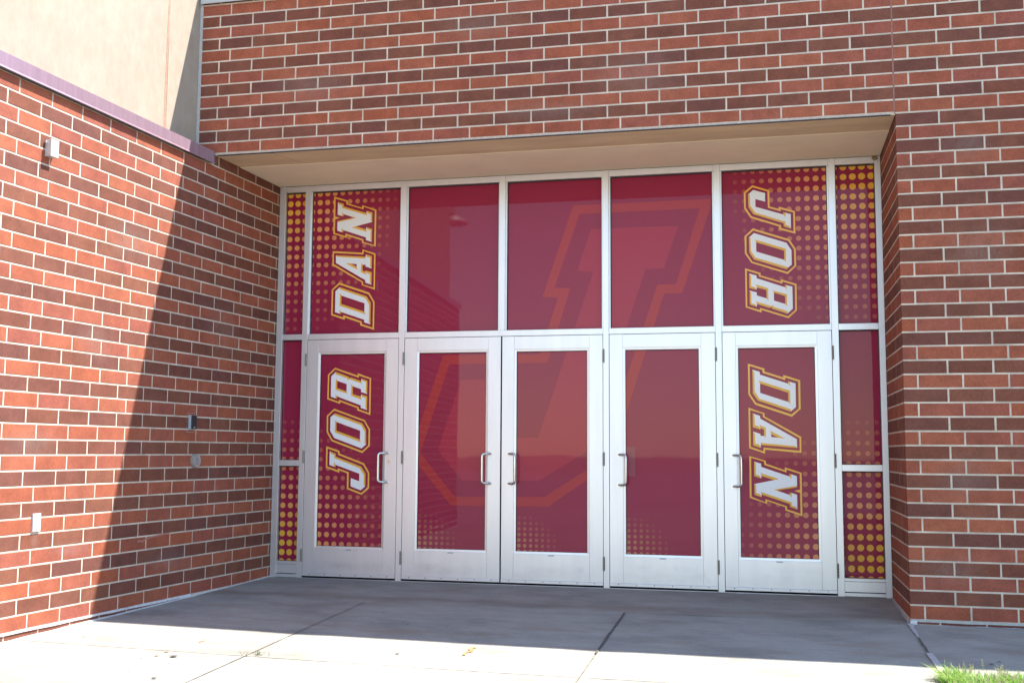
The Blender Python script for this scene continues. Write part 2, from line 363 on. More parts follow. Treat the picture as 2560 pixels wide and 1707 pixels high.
def lay(bricks, parent, limit=300):
    """bricks: (frame, a0, a1, z0, z1, material)"""
    lst = []
    for fr, a0, a1, z0, z1, mm in bricks:
        P = fr.P((a0 + a1) / 2, 0, (z0 + z1) / 2); lst.append((px_size(P, a1 - a0, fr.n), fr, a0, a1, z0, z1, mm, P))
    lst.sort(key=lambda t: -t[0]); rest = {}
    for i, (s, fr, a0, a1, z0, z1, mm, P) in enumerate(lst):
        var = random.randrange(4); off = random.uniform(-.0004, .0004); rot = random.uniform(-.0022, .0022)
        if i < limit and s > 1e5:
            o = bpy.data.objects.new('brick', brick_mesh(a1 - a0, z1 - z0, var, mm)); COL.objects.link(o)
            o.parent = parent; o.location = P + fr.n * off - wloc(parent)
            o.rotation_euler = (0, 0, math.atan2(fr.ax.y, fr.ax.x)); o.rotation_euler.rotate_axis('Y', rot)
        else:
            mb = rest.setdefault(mm, MB()); v, f = brick_verts(a1 - a0, z1 - z0, var); b = len(mb.v); R = fr.mat()
            mb.v += [tuple(P + fr.n * off + R @ Vector(p)) for p in v]; mb.f += [tuple(b + k for k in q) for q in f]; mb.m += [0] * len(f)
    for mm, mb in rest.items():
        o = mb.build('brickwork', mm, parent); b = bmesh.new(); b.from_mesh(o.data)
        bmesh.ops.recalc_face_normals(b, faces=b.faces); b.to_mesh(o.data); b.free()
        tag(o, 'small courses of %s brick laid between the larger ones' % ('red' if 'red' in mm else 'brown'), None, None, 'stuff')
def row(fr, i, joints, lo, hi, out, zlo=None, zhi=None):
    """joints: sorted joint centres; bricks fill lo..hi"""
    mm = 'brick_red' if i % 2 else 'brick_brown'
    js = [j for j in joints if lo + .02 < j < hi - .02]; ed = [lo] + js + [hi]
    z0 = zi(i + 1) + JT / 2 if zlo is None else zlo; z1 = zi(i) - JT / 2 if zhi is None else zhi
    for k, (a, b) in enumerate(zip(ed, ed[1:])):
        a2 = a + (JT / 2 if k > 0 else 0); b2 = b - (JT / 2 if k < len(ed) - 2 else 0); t = random.uniform(-.0012, .0012)
        if b2 - a2 > .012: out.append((fr, a2, b2 + (t if k < len(ed) - 2 else 0), z0, z1, mm))

# left wall ------------------------------------------------------------
LW = empty('brick_wall', LEFT.P(3, -.1, 0), 'long brick side wall at left with burgundy metal cap, half in sun', 'wall')
S0 = .0228; SEND = 8.4
out = []
for i in range(0, 37):
    base = S0 if i % 2 else S0 + .1016
    js = [base + BX * k for k in range(0, 30)]
    lo, hi = -.02, SEND
    if i == 0: hi = 1.115
    zlo = None
    if i == 36: row(LEFT, i, [S0 + .2 + BX * k for k in range(30)], 1.3, hi, out, -.10, -.010); continue
    row(LEFT, i, js, lo, hi, out)
lay(out, LW)
R = LEFT.mat()
def lwbox(mb, s0, s1, e0, e1, z0, z1, mi=0):
    i = len(mb.v); mb.box(s0, s1, e0, e1, z0, z1, mi)
    for k in range(i, len(mb.v)): mb.v[k] = tuple(LEFT.P(mb.v[k][0], mb.v[k][1], mb.v[k][2]))
mb = MB(); lwbox(mb, -.03, SEND, -.30, -.0022, -.25, 3.556); lwbox(mb, -.03, 1.105, -.30, -.0022, 3.5565, 3.654)
mb.build('mortar', 'mortar', LW)
# burgundy cap: folded metal profile run along the wall
def extrude_left(mb, prof, s0, s1, n=1, mi=0, ends=True):
    for k in range(n):
        a, b = s0 + (s1 - s0) * k / n, s0 + (s1 - s0) * (k + 1) / n
        for (e0, z0), (e1, z1) in zip(prof, prof[1:]):
            mb.face([LEFT.P(a, e0, z0), LEFT.P(b, e0, z0), LEFT.P(b, e1, z1), LEFT.P(a, e1, z1)], mi)
    if ends:
        mb.face([LEFT.P(s0, e, z) for e, z in prof], mi); mb.face([LEFT.P(s1, e, z) for e, z in reversed(prof)], mi)
mb = MB(); CAPS = 1.150
extrude_left(mb, [(.006, 3.566), (.030, 3.556), (.036, 3.560), (.026, 3.575), (.024, 3.664), (-.19, 3.690), (-.19, 3.600), (.006, 3.600)], CAPS, SEND + .03)
cap = mb.build('wall_cap', 'burgundy', LW); tag(cap, 'burgundy folded metal cap on top of the wall')
mb = MB(); lwbox(mb, 1.112, 1.152, -.18, -.001, 3.556, 3.662); mb.build('mortar_fill', 'mortar_smear', LW)
# base flashing and sealant at ground
def wob_strip(mb, fr, s0, s1, e0f, e1f, z0f, z1f, step=.06):
    n = int((s1 - s0) / step)
    for k in range(n):
        a, b = s0 + (s1 - s0) * k / n, s0 + (s1 - s0) * (k + 1) / n
        pa = [fr.P(a, e0f(a), z0f(a)), fr.P(a, e1f(a), z0f(a)), fr.P(a, e1f(a), z1f(a)), fr.P(a, e0f(a), z1f(a))]
        pb = [fr.P(b, e0f(b), z0f(b)), fr.P(b, e1f(b), z0f(b)), fr.P(b, e1f(b), z1f(b)), fr.P(b, e0f(b), z1f(b))]
        for q in range(4): mb.face([pa[q], pb[q], pb[(q + 1) % 4], pa[(q + 1) % 4]])
nz = lambda s, f=8, a=.003: a * noise.noise(Vector((s * f, 3.3, a * 900)))
mb = MB(); wob_strip(mb, LEFT, 1.25, SEND, lambda s: -.002, lambda s: .008 + nz(s, 6, .002), lambda s: -.008 + nz(s, 5, .004), lambda s: .008 + nz(s, 4, .002))
tag(mb.build('base_flashing', 'sealant_white', LW), 'pale flashing strip under the lowest full course')
def gl(s): P = LEFT.P(s, 0, 0); return gz(P.x, P.y)
mb = MB(); wob_strip(mb, LEFT, .0, SEND, lambda s: -.002, lambda s: (.010 if s < 1.2 else .024) + nz(s, 3, .010), lambda s: gl(s) - .01, lambda s: gl(s) + .006 + nz(s, 5, .004))
tag(mb.build('base_sealant', 'sealant_white', LW), 'white sealant bead where the wall meets the slab')
# a pinkish scrape across three bricks
mb = MB(); sc_pts = [(1.958, .472), (1.925, .478), (1.90, .470), (1.857, .487), (1.80, .495), (1.731, .500), (1.64, .506), (1.554, .506)]
for (a, z), (b, y) in zip(sc_pts, sc_pts[1:]):
    t = .0045 * (1.6 - (2 - a)); mb.face([LEFT.P(a, .0022, z - t), LEFT.P(b, .0022, y - t), LEFT.P(b, .0022, y + t), LEFT.P(a, .0022, z + t)])
M['scrape'] = plain('scrape', (.40, .17, .14), .9, 0, .3, 90); mb.build('scrape_mark', 'scrape', LW)

# stucco wall above ----------------------------------------------------
SW = empty('stucco_wall', STUC.P(3, -.1, 3.6), 'cream stucco wall rising behind the burgundy cap, mostly in sun', 'wall')
def sbox(mb, s0, s1, e0, e1, z0, z1):
    i = len(mb.v); mb.box(s0, s1, e0, e1, z0, z1)
    for k in range(i, len(mb.v)): mb.v[k] = tuple(STUC.P(mb.v[k][0], mb.v[k][1], mb.v[k][2]))
JS = 1.548
mb = MB(); sbox(mb, 1.02, JS - .009, -.25, 0, 3.62, 7.2); mb.build('stucco_panel', 'stucco', SW)
mb = MB(); sbox(mb, JS + .009, SEND, -.25, 0, 3.62, 7.2); mb.build('stucco_panel', 'stucco', SW)
mb = MB(); n = 60
for k in range(n):
    za, zb = 3.62 + 3.5 * k / n, 3.62 + 3.5 * (k + 1) / n
    def jc(z): return JS + .010 * math.sin((z - 3.62) * 1.9 + .6) + .002 * noise.noise(Vector((0, 0, z * 9)))
    wv = lambda z: .0125 + .0022 * noise.noise(Vector((5, 0, z * 14)))
    A, B = (jc(za) - wv(za), jc(za) + wv(za)), (jc(zb) - wv(zb), jc(zb) + wv(zb))
    mb.face([STUC.P(A[0], .0015, za), STUC.P(A[1], .0015, za), STUC.P(B[1], .0015, zb), STUC.P(B[0], .0015, zb)])
tag(mb.build('control_joint', 'sealant_tan', SW), 'brown hand-tooled sealant joint running up the stucco')

# wall over the doors --------------------------------------------------
XE = -5.649; XR_END = 8.0
UW = empty('brick_wall', (-2.8, -D, 3.66), 'banded brick wall over the doors, above the painted soffit', 'wall')
out = []
for i in range(-14, 0):
    js = [(.2032 if i % 2 else .3048) + BX * k for k in range(0, 20)]
    z0 = 3.668 if i == -1 else None
    row(FRONT, i, js, .0075, -XE, out, z0)
lay(out, UW)
mb = MB(); mb.box(XE, -.0008, -D + .0015, -D + .20, 3.6655, 5.02); mb.build('mortar', 'mortar', UW)
mb = MB(); n = 40
for k in range(n):
    za, zb = 3.655 + 1.34 * k / n, 3.655 + 1.34 * (k + 1) / n
    c = lambda z: -.003 + .0015 * noise.noise(Vector((1, 0, z * 6)))
    mb.face([(c(za) - .0055, -D - .0012, za), (c(za) + .0055, -D - .0012, za), (c(zb) + .0055, -D - .0012, zb), (c(zb) - .0055, -D - .0012, zb)])
tag(mb.build('control_joint', 'sealant_brown', UW), 'dull pink sealant joint at the right end of the wall')
mb = MB(); mb.box(XE - .026, XE - .0005, -D - .004, -D + .10, 3.63, 5.0); tag(mb.build('corner_bead', 'sealant_grey', UW), 'grey sealant bead where brick meets stucco')
# lintel edge
mb = MB(); n = 90
for k in range(n):
    xa, xb = -5.49 + 5.485 * k / n, -5.49 + 5.485 * (k + 1) / n
    za, zb = [3.6675 + .0025 * noise.noise(Vector((x * 7, 0, 0))) for x in (xa, xb)]
    mb.face([(xa, -D - .0035, 3.648), (xb, -D - .0035, 3.648), (xb, -D - .0035, zb), (xa, -D - .0035, za)]); mb.face([(xa, -D - .0035, za), (xb, -D - .0035, zb), (xb, -D + .01, zb + .002), (xa, -D + .01, za + .002)])
tag(mb.build('lintel_mortar', 'mortar_smear', UW), 'smeared mortar bed under the lowest course')
mb = MB(); mb.box(-5.47, -.03, -D - .007, -D + .02, 3.6435, 3.6478); mb.build('lintel_edge', 'steel_edge', UW)
mb = MB(); mb.box(-5.52, .001, -D - .002, -.70, 3.644, 3.652, 0); tag(mb.build('lintel_plate', 'lintel', UW), 'tan painted steel plate under the front half of the recess')
mb = MB()
mb.face([(-5.47, -.70, 3.6395), (.001, -.70, 3.6395), (.001, .05, 3.630), (-5.47, .05, 3.630)]); mb.box(-5.47, .001, -.7005, -.66, 3.6400, 3.6435)
tag(mb.build('soffit_panel', 'soffit', UW), 'cream painted soffit panel over the doors')
mb = MB(); mb.face([(-4.985, -D + .02, 3.6436), (-4.981, -D + .02, 3.6436), (-4.851, -.74, 3.6436), (-4.855, -.74, 3.6436)]); mb.build('plate_seam', 'grime', UW)
# coping on the parapet
def coping_run(name, x0, x1, parent):
    mb = MB(); prof = [(-D - .012, 4.990), (-D - .032, 4.984), (-D - .027, 5.000), (-D - .027, 5.118), (-D + .34, 5.125), (-D + .34, 4.99)]
    for (ya, za), (yb, zb) in zip(prof, prof[1:]): mb.face([(x0, ya, za), (x1, ya, za), (x1, yb, zb), (x0, yb, zb)])
    mb.face([(x0, a, b) for a, b in prof]); mb.face([(x1, a, b) for a, b in reversed(prof)])
    return tag(mb.build(name, 'coping_blue', parent), 'grey-blue folded metal coping along the parapet')
coping_run('coping', XE - .016, -.002, UW)
mb = MB(); mb.box(-5.60, 8.0, -D + .21, 12, 3.70, 4.95); mb.build('hidden_roof_mass', 'far_ground', UW)  # unseen roof mass, put in to keep sun from leaking behind
mb = MB(); mb.box(-5.80, .0, .17, .30, -.2, 3.69); mb.build('dark_backing', 'dark', UW)  # unseen backing, added so the gaps round the doors look dark

# right pier -----------------------------------------------------------
PW = empty('brick_wall', (.5, -D, 0), 'banded brick pier to the right of the doors, with its short return', 'wall')
out = []; corner = []
for i in range(-14, 36):
    if i < 0:
        js = [-(.1016 if i % 2 else .3048) - BX * k for k in range(28)][::-1]
        row(FRONT, i, js, -XR_END, -.0015, out)
    else:
        light = i % 2
        fx = .0965 if light else .2995      # joint on the front face next to the corner brick
        row(FRONT, i, [-(.1016 if light else .3048) - BX * k for k in range(1, 28)][::-1], -XR_END, -(fx + JT), out)
        ry = -D + (.3048 if light else .1016)
        js = [ry + BX * k for k in range(1, 4)]
        row(RET, i, js, ry + JT / 2, -.002, out)
        corner.append((i, fx, (.2995 if light else .0965), light))
row(FRONT, 36, [-(.2) - BX * k for k in range(0, 28)][::-1], -XR_END, -.02, out, -.10, -.012)
lay(out, PW, 300 - len(corner))
cc = {}
for i, fx, fy, light in corner:
    if light not in cc:
        mb = MB(); mb.box(.004, fx, -D, -D + fy - .002, -.0455, .0455)
        o = mb.build('brick', 'brick_red' if light else 'brick_brown', PW, (.05, -D + .05, 0), bevel=.0022); cc[light] = o
    else:
        o = cc[light].copy(); COL.objects.link(o)
    place(o, (.05 + random.uniform(-.0005, .0005), -D + .05, (zi(i) + zi(i + 1)) / 2), PW)
mb = MB(); mb.box(.0055, XR_END, -D + .0015, -D + .30, -.25, 3.658); mb.box(.0055, .36, -D + .3004, .3, -.25, 3.654); mb.box(.0002, XR_END, -D + .0015, -D + .30, 3.6585, 5.02)
mb.build('mortar', 'mortar', PW)
coping_run('coping', .001, XR_END, PW)
FW = Frame((0, -D, 0), (1, 0, 0), (0, -1, 0))
mb = MB(); wob_strip(mb, FW, .012, 4.0, lambda s: -.002, lambda s: .009 + nz(s, 6, .002), lambda s: -.014 + nz(s, 5, .004), lambda s: .002 + nz(s, 4, .002), .04)
tag(mb.build('base_flashing', 'flashing', PW), 'grey flashing strip under the lowest full course')
def gr(s): return gz(s, -D)
mb = MB(); wob_strip(mb, FW, .03, 4.0, lambda s: -.002, lambda s: .012 + nz(s, 4, .006), lambda s: gr(s) - .02, lambda s: gr(s) - .004 + nz(s, 6, .004), .04)
wob_strip(mb, FW, .0, .045, lambda s: -.002, lambda s: .016 + nz(s, 20, .004), lambda s: gr(s) - .005, lambda s: -.006 + nz(s, 20, .004), .01)
tag(mb.build('base_sealant', 'sealant_white', PW), 'smeared pale sealant at the foot of the pier')

# ------------------------------------------------------------------ glazed entrance
UP, DN = .0435, .0205       # film planes of the fixed panes and of the doors
LET = {'J':{'outer':[(-1.0433,3.4409),(-0.901,3.3902),(-0.901,3.2497),(-0.8245,3.2245),(-0.8241,3.2446),(-0.6924,3.2001),(-0.6918,3.0061),(-0.8247,3.0484),(-0.8243,3.073),(-1.0612,3.1573),(-1.1138,3.2422),(-1.1147,3.3812)],'inner':[(-1.0406,3.4239),(-0.9166,3.381),(-0.9154,3.2395),(-0.8101,3.2038),(-0.8097,3.2223),(-0.7067,3.189),(-0.7069,3.0267),(-0.8092,3.0601),(-0.8087,3.0832),(-1.0521,3.1709),(-1.0996,3.2478),(-1.0998,3.3727)],'gold':[(-1.035,3.3998),(-0.9371,3.367),(-0.9383,3.2933),(-1.0183,3.3198),(-1.0188,3.2519),(-0.7879,3.1749),(-0.7881,3.1957),(-0.7275,3.1754),(-0.7284,3.0506),(-0.7877,3.0731),(-0.7872,3.0993),(-1.0369,3.1889),(-1.0777,3.2515),(-1.079,3.3607)],'white':[(-1.035,3.3998),(-0.9371,3.367),(-0.9383,3.2933),(-1.0183,3.3198),(-1.0188,3.2519),(-0.7864,3.174),(-0.7716,3.1495),(-0.772,3.1897),(-0.7275,3.1754),(-0.7284,3.0506),(-0.7418,3.0743),(-0.7733,3.0864),(-0.7728,3.1126),(-1.0217,3.2023),(-1.0631,3.2664),(-1.0641,3.3563),(-1.0781,3.3632)]},'O':{'outer':[(-1.0427,3.0653),(-0.7434,2.9602),(-0.6922,2.877),(-0.6908,2.7286),(-0.7622,2.6637),(-1.0599,2.7684),(-1.1129,2.8505),(-1.1145,3.0008)],'inner':[(-1.04,3.0475),(-0.7524,2.9467),(-0.7069,2.8729),(-0.7053,2.7337),(-0.7639,2.6806),(-1.0523,2.779),(-1.0996,2.8562),(-1.0981,2.9971)],'gold':[(-1.035,3.0247),(-0.7674,2.9304),(-0.7276,2.866),(-0.7279,2.7421),(-0.7717,2.7043),(-1.0372,2.7969),(-1.0758,2.8585),(-1.078,2.9854)],'gold_hole':[(-1.0184,2.9445),(-0.7886,2.8642),(-0.7878,2.7854),(-1.0182,2.8642)],'white':[(-1.035,3.0247),(-0.7674,2.9304),(-0.7276,2.866),(-0.7279,2.7421),(-0.7553,2.72),(-1.0265,2.8135),(-1.0627,2.8735),(-1.0634,2.9812),(-1.0779,2.987)],'white_hole':[(-1.027,2.968),(-0.7728,2.8793),(-0.7735,2.765),(-0.7878,2.7845),(-1.0182,2.8642),(-1.0184,2.9445)]},'R':{'outer':[(-1.1136,2.7233),(-0.9851,2.6792),(-0.986,2.659),(-0.8205,2.6013),(-0.8187,2.6202),(-0.6908,2.5762),(-0.6932,2.3516),(-0.762,2.2881),(-0.9827,2.363),(-0.983,2.3407),(-1.1134,2.3875)],'inner':[(-1.0996,2.7044),(-1.0006,2.6696),(-0.9995,2.6496),(-0.8076,2.5826),(-0.8053,2.6003),(-0.7056,2.566),(-0.7068,2.355),(-0.7661,2.3033),(-0.9944,2.3816),(-0.9954,2.3617),(-1.0999,2.3948)],'gold':[(-1.0798,2.6751),(-1.0192,2.6579),(-1.0196,2.6348),(-0.7863,2.5515),(-0.7864,2.5735),(-0.7263,2.5544),(-0.7261,2.3676),(-0.7706,2.3267),(-0.8936,2.3715),(-0.9031,2.3855),(-0.9155,2.3781),(-1.0196,2.4142),(-1.0215,2.3904),(-1.0789,2.4111),(-1.0791,2.5306),(-1.0195,2.5131),(-1.0199,2.4877),(-0.9392,2.4596),(-0.9394,2.532),(-1.0173,2.555),(-1.0215,2.5361),(-1.0805,2.5531)],'gold_hole':[(-0.878,2.5083),(-0.7871,2.4754),(-0.7866,2.4085),(-0.8792,2.4397)],'white':[(-1.0798,2.676),(-1.0192,2.6579),(-1.0196,2.6348),(-0.7863,2.5509),(-0.772,2.5292),(-0.7728,2.5679),(-0.7263,2.5544),(-0.7261,2.3676),(-0.77,2.3267),(-0.7673,2.3467),(-0.8772,2.3848),(-0.8901,2.4043),(-0.9006,2.393),(-1.0296,2.4374),(-1.0196,2.4173),(-1.0215,2.3904),(-1.0324,2.41),(-1.0648,2.4215),(-1.0645,2.5118),(-1.0809,2.5316),(-1.0195,2.5131),(-1.0199,2.4877),(-0.9392,2.4596),(-0.9242,2.4393),(-0.9244,2.5463),(-1.0296,2.5829),(-1.0173,2.5565),(-1.0215,2.5361),(-1.0321,2.5569),(-1.0645,2.568),(-1.0647,2.6531)],'white_hole':[(-0.8888,2.5275),(-0.7713,2.4902),(-0.7724,2.3854),(-0.7866,2.4085),(-0.8792,2.4397),(-0.8786,2.5083)]},'D':{'outer':[(-1.1029,1.9075),(-0.9669,1.8633),(-0.9673,1.8388),(-0.8154,1.7878),(-0.814,1.8083),(-0.6787,1.7632),(-0.6798,1.5243),(-0.7513,1.4599),(-1.0486,1.5622),(-1.1022,1.6476)],'inner':[(-1.0881,1.8873),(-0.9843,1.8528),(-0.9825,1.828),(-0.8002,1.7652),(-0.7983,1.7866),(-0.6943,1.7521),(-0.6951,1.5275),(-0.7546,1.479),(-1.0405,1.5766),(-1.0886,1.6524)],'gold':[(-1.0665,1.8553),(-1.0065,1.8369),(-1.0053,1.8127),(-0.776,1.7352),(-0.7772,1.756),(-0.7172,1.7357),(-0.7173,1.5403),(-0.7603,1.5038),(-1.0246,1.5958),(-1.0653,1.6554)],'gold_hole':[(-1.0056,1.738),(-0.7774,1.6601),(-0.7773,1.5829),(-1.0057,1.6599)],'white':[(-1.0665,1.8553),(-1.0065,1.8369),(-1.0053,1.8127),(-0.7751,1.7342),(-0.761,1.7111),(-0.7624,1.7511),(-0.7172,1.7357),(-0.7173,1.5403),(-0.7597,1.5038),(-0.7575,1.5229),(-1.0102,1.6102),(-1.05,1.6714),(-1.0505,1.8319)],'white_hole':[(-1.0171,1.7629),(-0.7622,1.6769),(-0.7614,1.5595),(-0.7767,1.5819),(-1.0057,1.6599),(-1.0056,1.738)]},'A':{'outer':[(-1.1033,1.5361),(-0.9732,1.4899),(-0.9736,1.4634),(-0.6798,1.2939),(-0.6809,1.162),(-0.973,1.1872),(-0.9748,1.1545),(-1.1035,1.1992)],'inner':[(-1.0901,1.5174),(-0.9867,1.4852),(-0.9871,1.458),(-0.6938,1.2834),(-0.6943,1.1792),(-0.9852,1.203),(-0.9879,1.1722),(-1.0893,1.2088)],'gold':[(-1.0692,1.4879),(-1.0101,1.4676),(-1.0083,1.4443),(-0.7155,1.2748),(-0.7144,1.2022),(-1.0078,1.2261),(-1.0107,1.2029),(-1.0691,1.2226),(-1.0685,1.3356),(-1.0088,1.3175),(-1.0091,1.3016),(-0.9795,1.3001),(-0.9801,1.3536),(-1.0074,1.3663),(-1.0098,1.3542),(-1.0698,1.3727)],'gold_hole':[(-0.9211,1.3161),(-0.8633,1.2851),(-0.9215,1.2916)],'white':[(-1.0692,1.4879),(-1.0101,1.4676),(-1.0083,1.4443),(-0.7155,1.2748),(-0.7144,1.2022),(-0.7243,1.217),(-1.0075,1.2433),(-1.0092,1.2029),(-1.019,1.2267),(-1.0523,1.2377),(-1.0532,1.3174),(-1.0685,1.3365),(-1.0088,1.3175),(-1.0091,1.3016),(-0.9779,1.2994),(-0.9643,1.281),(-0.9637,1.3686),(-1.0185,1.3941),(-1.0085,1.3733),(-1.0097,1.3558),(-1.0187,1.3797),(-1.0529,1.3899),(-1.0538,1.4693)],'white_hole':[(-0.9299,1.3448),(-0.8084,1.2783),(-0.8618,1.2851),(-0.9215,1.2923),(-0.9211,1.3161)]},'N':{'outer':[(-1.1034,1.1328),(-0.9688,1.0948),(-0.9675,1.0705),(-0.8174,1.0192),(-0.8163,1.0421),(-0.6823,0.9981),(-0.6829,0.6434),(-0.819,0.6885),(-0.8191,0.7153),(-0.9622,0.7631),(-0.9649,0.7396),(-1.1042,0.7878)],'inner':[(-1.088,1.1193),(-0.9831,1.0872),(-0.9819,1.0609),(-0.804,1.0002),(-0.8029,1.0237),(-0.6978,0.9896),(-0.6981,0.8608),(-0.7453,0.8501),(-0.698,0.8347),(-0.6978,0.6641),(-0.8057,0.6978),(-0.8053,0.7222),(-0.9765,0.778),(-0.9785,0.7528),(-1.0897,0.7964)],'gold':[(-1.0652,1.0873),(-1.008,1.0701),(-1.0071,1.0438),(-0.781,0.9669),(-0.7806,0.9887),(-0.7211,0.9692),(-0.7212,0.8788),(-0.8839,0.8515),(-0.7819,0.8151),(-0.7809,0.8362),(-0.7224,0.818),(-0.7225,0.6986),(-0.7799,0.7176),(-0.781,0.7426),(-1.0082,0.8161),(-1.0092,0.7949),(-1.0646,0.8136),(-1.0658,0.9006),(-0.9021,0.9369),(-1.0083,0.9694),(-1.0093,0.9485),(-1.0654,0.9671)],'white':[(-1.0652,1.0879),(-1.008,1.0701),(-1.0071,1.0438),(-0.779,0.9659),(-0.7651,0.9436),(-0.7649,0.9855),(-0.7211,0.9692),(-0.7216,0.8915),(-0.9101,0.8579),(-0.7796,0.8151),(-0.7653,0.793),(-0.7659,0.8331),(-0.7224,0.818),(-0.7225,0.6979),(-0.7325,0.7184),(-0.7659,0.7295),(-0.7667,0.7562),(-1.0151,0.8379),(-1.0075,0.8178),(-1.0086,0.795),(-1.0181,0.8177),(-1.0511,0.829),(-1.0507,0.8897),(-1.0658,0.9013),(-0.9011,0.937),(-0.8625,0.9448),(-1.0136,0.993),(-1.0073,0.9728),(-1.0087,0.9485),(-1.0206,0.9693),(-1.0513,0.9808),(-1.0505,1.0704)]}}
LOGO = [('film_band', [(-2.6, 3.336), (-1.373, 3.339), (-1.645, 2.525), (-1.802, 2.523), (-2.27, 1.059), (-2.812, .686), (-3.693, .681), (-4.084, 1.132), (-3.779, 2.014), (-2.9, 2.01), (-2.735, 2.514), (-2.876, 2.522)]),
        ('film_maroon2', [(-2.542, 3.257), (-1.488, 3.261), (-1.699, 2.607), (-1.861, 2.604), (-2.369, 1.074), (-2.849, .768), (-3.658, .756), (-3.981, 1.14), (-3.723, 1.932), (-2.828, 1.936), (-2.624, 2.597), (-2.769, 2.601)]),
        ('film_fill', [(-2.439, 3.117), (-1.675, 3.114), (-1.801, 2.747), (-1.96, 2.744), (-2.49, 1.153), (-2.898, .905), (-3.597, .902), (-3.819, 1.168), (-3.613, 1.794), (-3.176, 1.79), (-3.347, 1.277), (-2.906, 1.278), (-2.419, 2.734), (-2.564, 2.747)])]
def clip(poly, x0, x1, z0, z1):
    for ax, lim, sg in ((0, x0, 1), (0, x1, -1), (1, z0, 1), (1, z1, -1)):
        o = []
        for i, p in enumerate(poly):
            q = poly[i - 1]; a, b = sg * (p[ax] - lim) >= 0, sg * (q[ax] - lim) >= 0
            if a != b:
                t = (lim - q[ax]) / (p[ax] - q[ax]); o.append((q[0] + t * (p[0] - q[0]), q[1] + t * (p[1] - q[1])))
            if a: o.append(p)
        poly = o
        if not poly: break
    return poly
def flat(mb, loops, y, mi=0, rect=None):
    pts = [p for lp in loops for p in lp]
    for t in tessellate_polygon([[Vector((p[0], p[1], 0)) for p in lp] for lp in loops]):
        tri = [pts[k] for k in t]
        if (tri[1][0] - tri[0][0]) * (tri[2][1] - tri[0][1]) - (tri[2][0] - tri[0][0]) * (tri[1][1] - tri[0][1]) < 0: tri = tri[::-1]
        if rect: tri = clip(tri, *rect)
        if len(tri) > 2: mb.face([(p[0], y, p[1]) for p in tri], mi)
def letter(ch, turn, y, parent):
    g = LET[ch]
    if turn:
        cx, cz = (-5.576, 4.2025) if ch in 'JOR' else (-5.554, 4.168)
        g = {k: [(cx - a, cz - b) for a, b in v] for k, v in g.items()}
    mb = MB(); e = .0005
    flat(mb, [g['outer']], y - 3 * e, 0); flat(mb, [g['inner']], y - 4 * e, 1)
    flat(mb, [g['gold']] + ([g['gold_hole']] if 'gold_hole' in g else []), y - 5 * e, 2)
    flat(mb, [g['white']] + ([g['white_hole']] if 'white_hole' in g else []), y - 6 * e, 3)
    c = [sum(p[i] for p in g['outer']) / len(g['outer']) for i in (0, 1)]
    o = mb.build('letter_' + ch.lower(), ['film_yellow', 'film_maroon2', 'film_gold', 'film_white'], parent, (c[0], y, c[1]))
    return tag(o, 'white block letter %s with gold shadow and yellow outline, turned %s' % (ch, 'to read upwards' if turn else 'to read downwards'))
def logo(rect, y, parent):
    for k, (mm, poly) in enumerate(LOGO):
        mb = MB(); flat(mb, [poly], y - .0005 * (k + 1), 0, rect)
        if mb.f: mb.build('logo_' + ('outline', 'border', 'fill')[k], mm, parent, (rect[0], y, rect[2]))
def lin(c): return tuple(c)
def dots(rect, y, parent, grid, corner, ext, rmax, small=False):
    gx, gz0, dx, dz = grid; mb = MB(); mb.c = []
    x0, x1, z0, z1 = rect
    for i in range(-40, 40):
        for j in range(-40, 45):
            cx, cz = gx + i * dx, gz0 + j * dz
            if not (x0 - .03 < cx < x1 + .03 and z0 - .03 < cz < z1 + .03): continue
            t = 1 - math.hypot((cx - corner[0]) / ext[0], (cz - corner[1]) / ext[1])
            if t <= .015: continue
            r = rmax * (.62 + .38 * min(1, t * 1.15)) if not small else rmax * (.8 + .2 * t)
            a = min(1, t * 1.7 + .06)
            if small: full = (.50, .23, .09); a = min(1, t * .9)
            else:
                k = min(1, max(0, (t - .55) / .3)); full = tuple(o + (g - o) * k for o, g in zip((.72, .29, .11), (.78, .42, .045)))
            col = [m0 + (f0 - m0) * a for m0, f0 in zip(MAROON, full)]
            poly = clip([(cx + r * math.cos(q), cz + r * math.sin(q)) for q in [2 * math.pi * s / 22 for s in range(22)]], *rect)
            if len(poly) > 2:
                mb.face([(p[0], y - .0005, p[1]) for p in poly]); mb.c.append(col)
    if not mb.f: return
    o = mb.build('dot_print', 'film_dots', parent, (x0, y, z0))
    at = o.data.color_attributes.new('Col', 'FLOAT_COLOR', 'CORNER')
    k = 0
    for q, col in zip(o.data.polygons, mb.c):
        for li in q.loop_indices: at.data[li].color = (*col, 1)
    tag(o, 'halftone dots fading from yellow into the maroon film', None, None, 'stuff')
DX, DZ = .0745, .0847
TL = ((-5.308, 3.556, DX, DZ), (-5.36, 3.60), (1.13, 1.42), .0285)
TR = ((-.294, 3.559, DX, DZ), (-.03, 3.60), (1.22, 1.50), .0285)
BL = ((-5.307, .231, DX * .995, DZ), (-5.36, .19), (1.16, 1.28), .0285)
BR = ((-.3035, .2275, DX, DZ), (-.03, .19), (1.22, 1.28), .0285)
BLd = ((-4.936, .231, .0732, DZ),) + BL[1:]
BRd = ((-.5815, .2275, .0735, DZ),) + BR[1:]

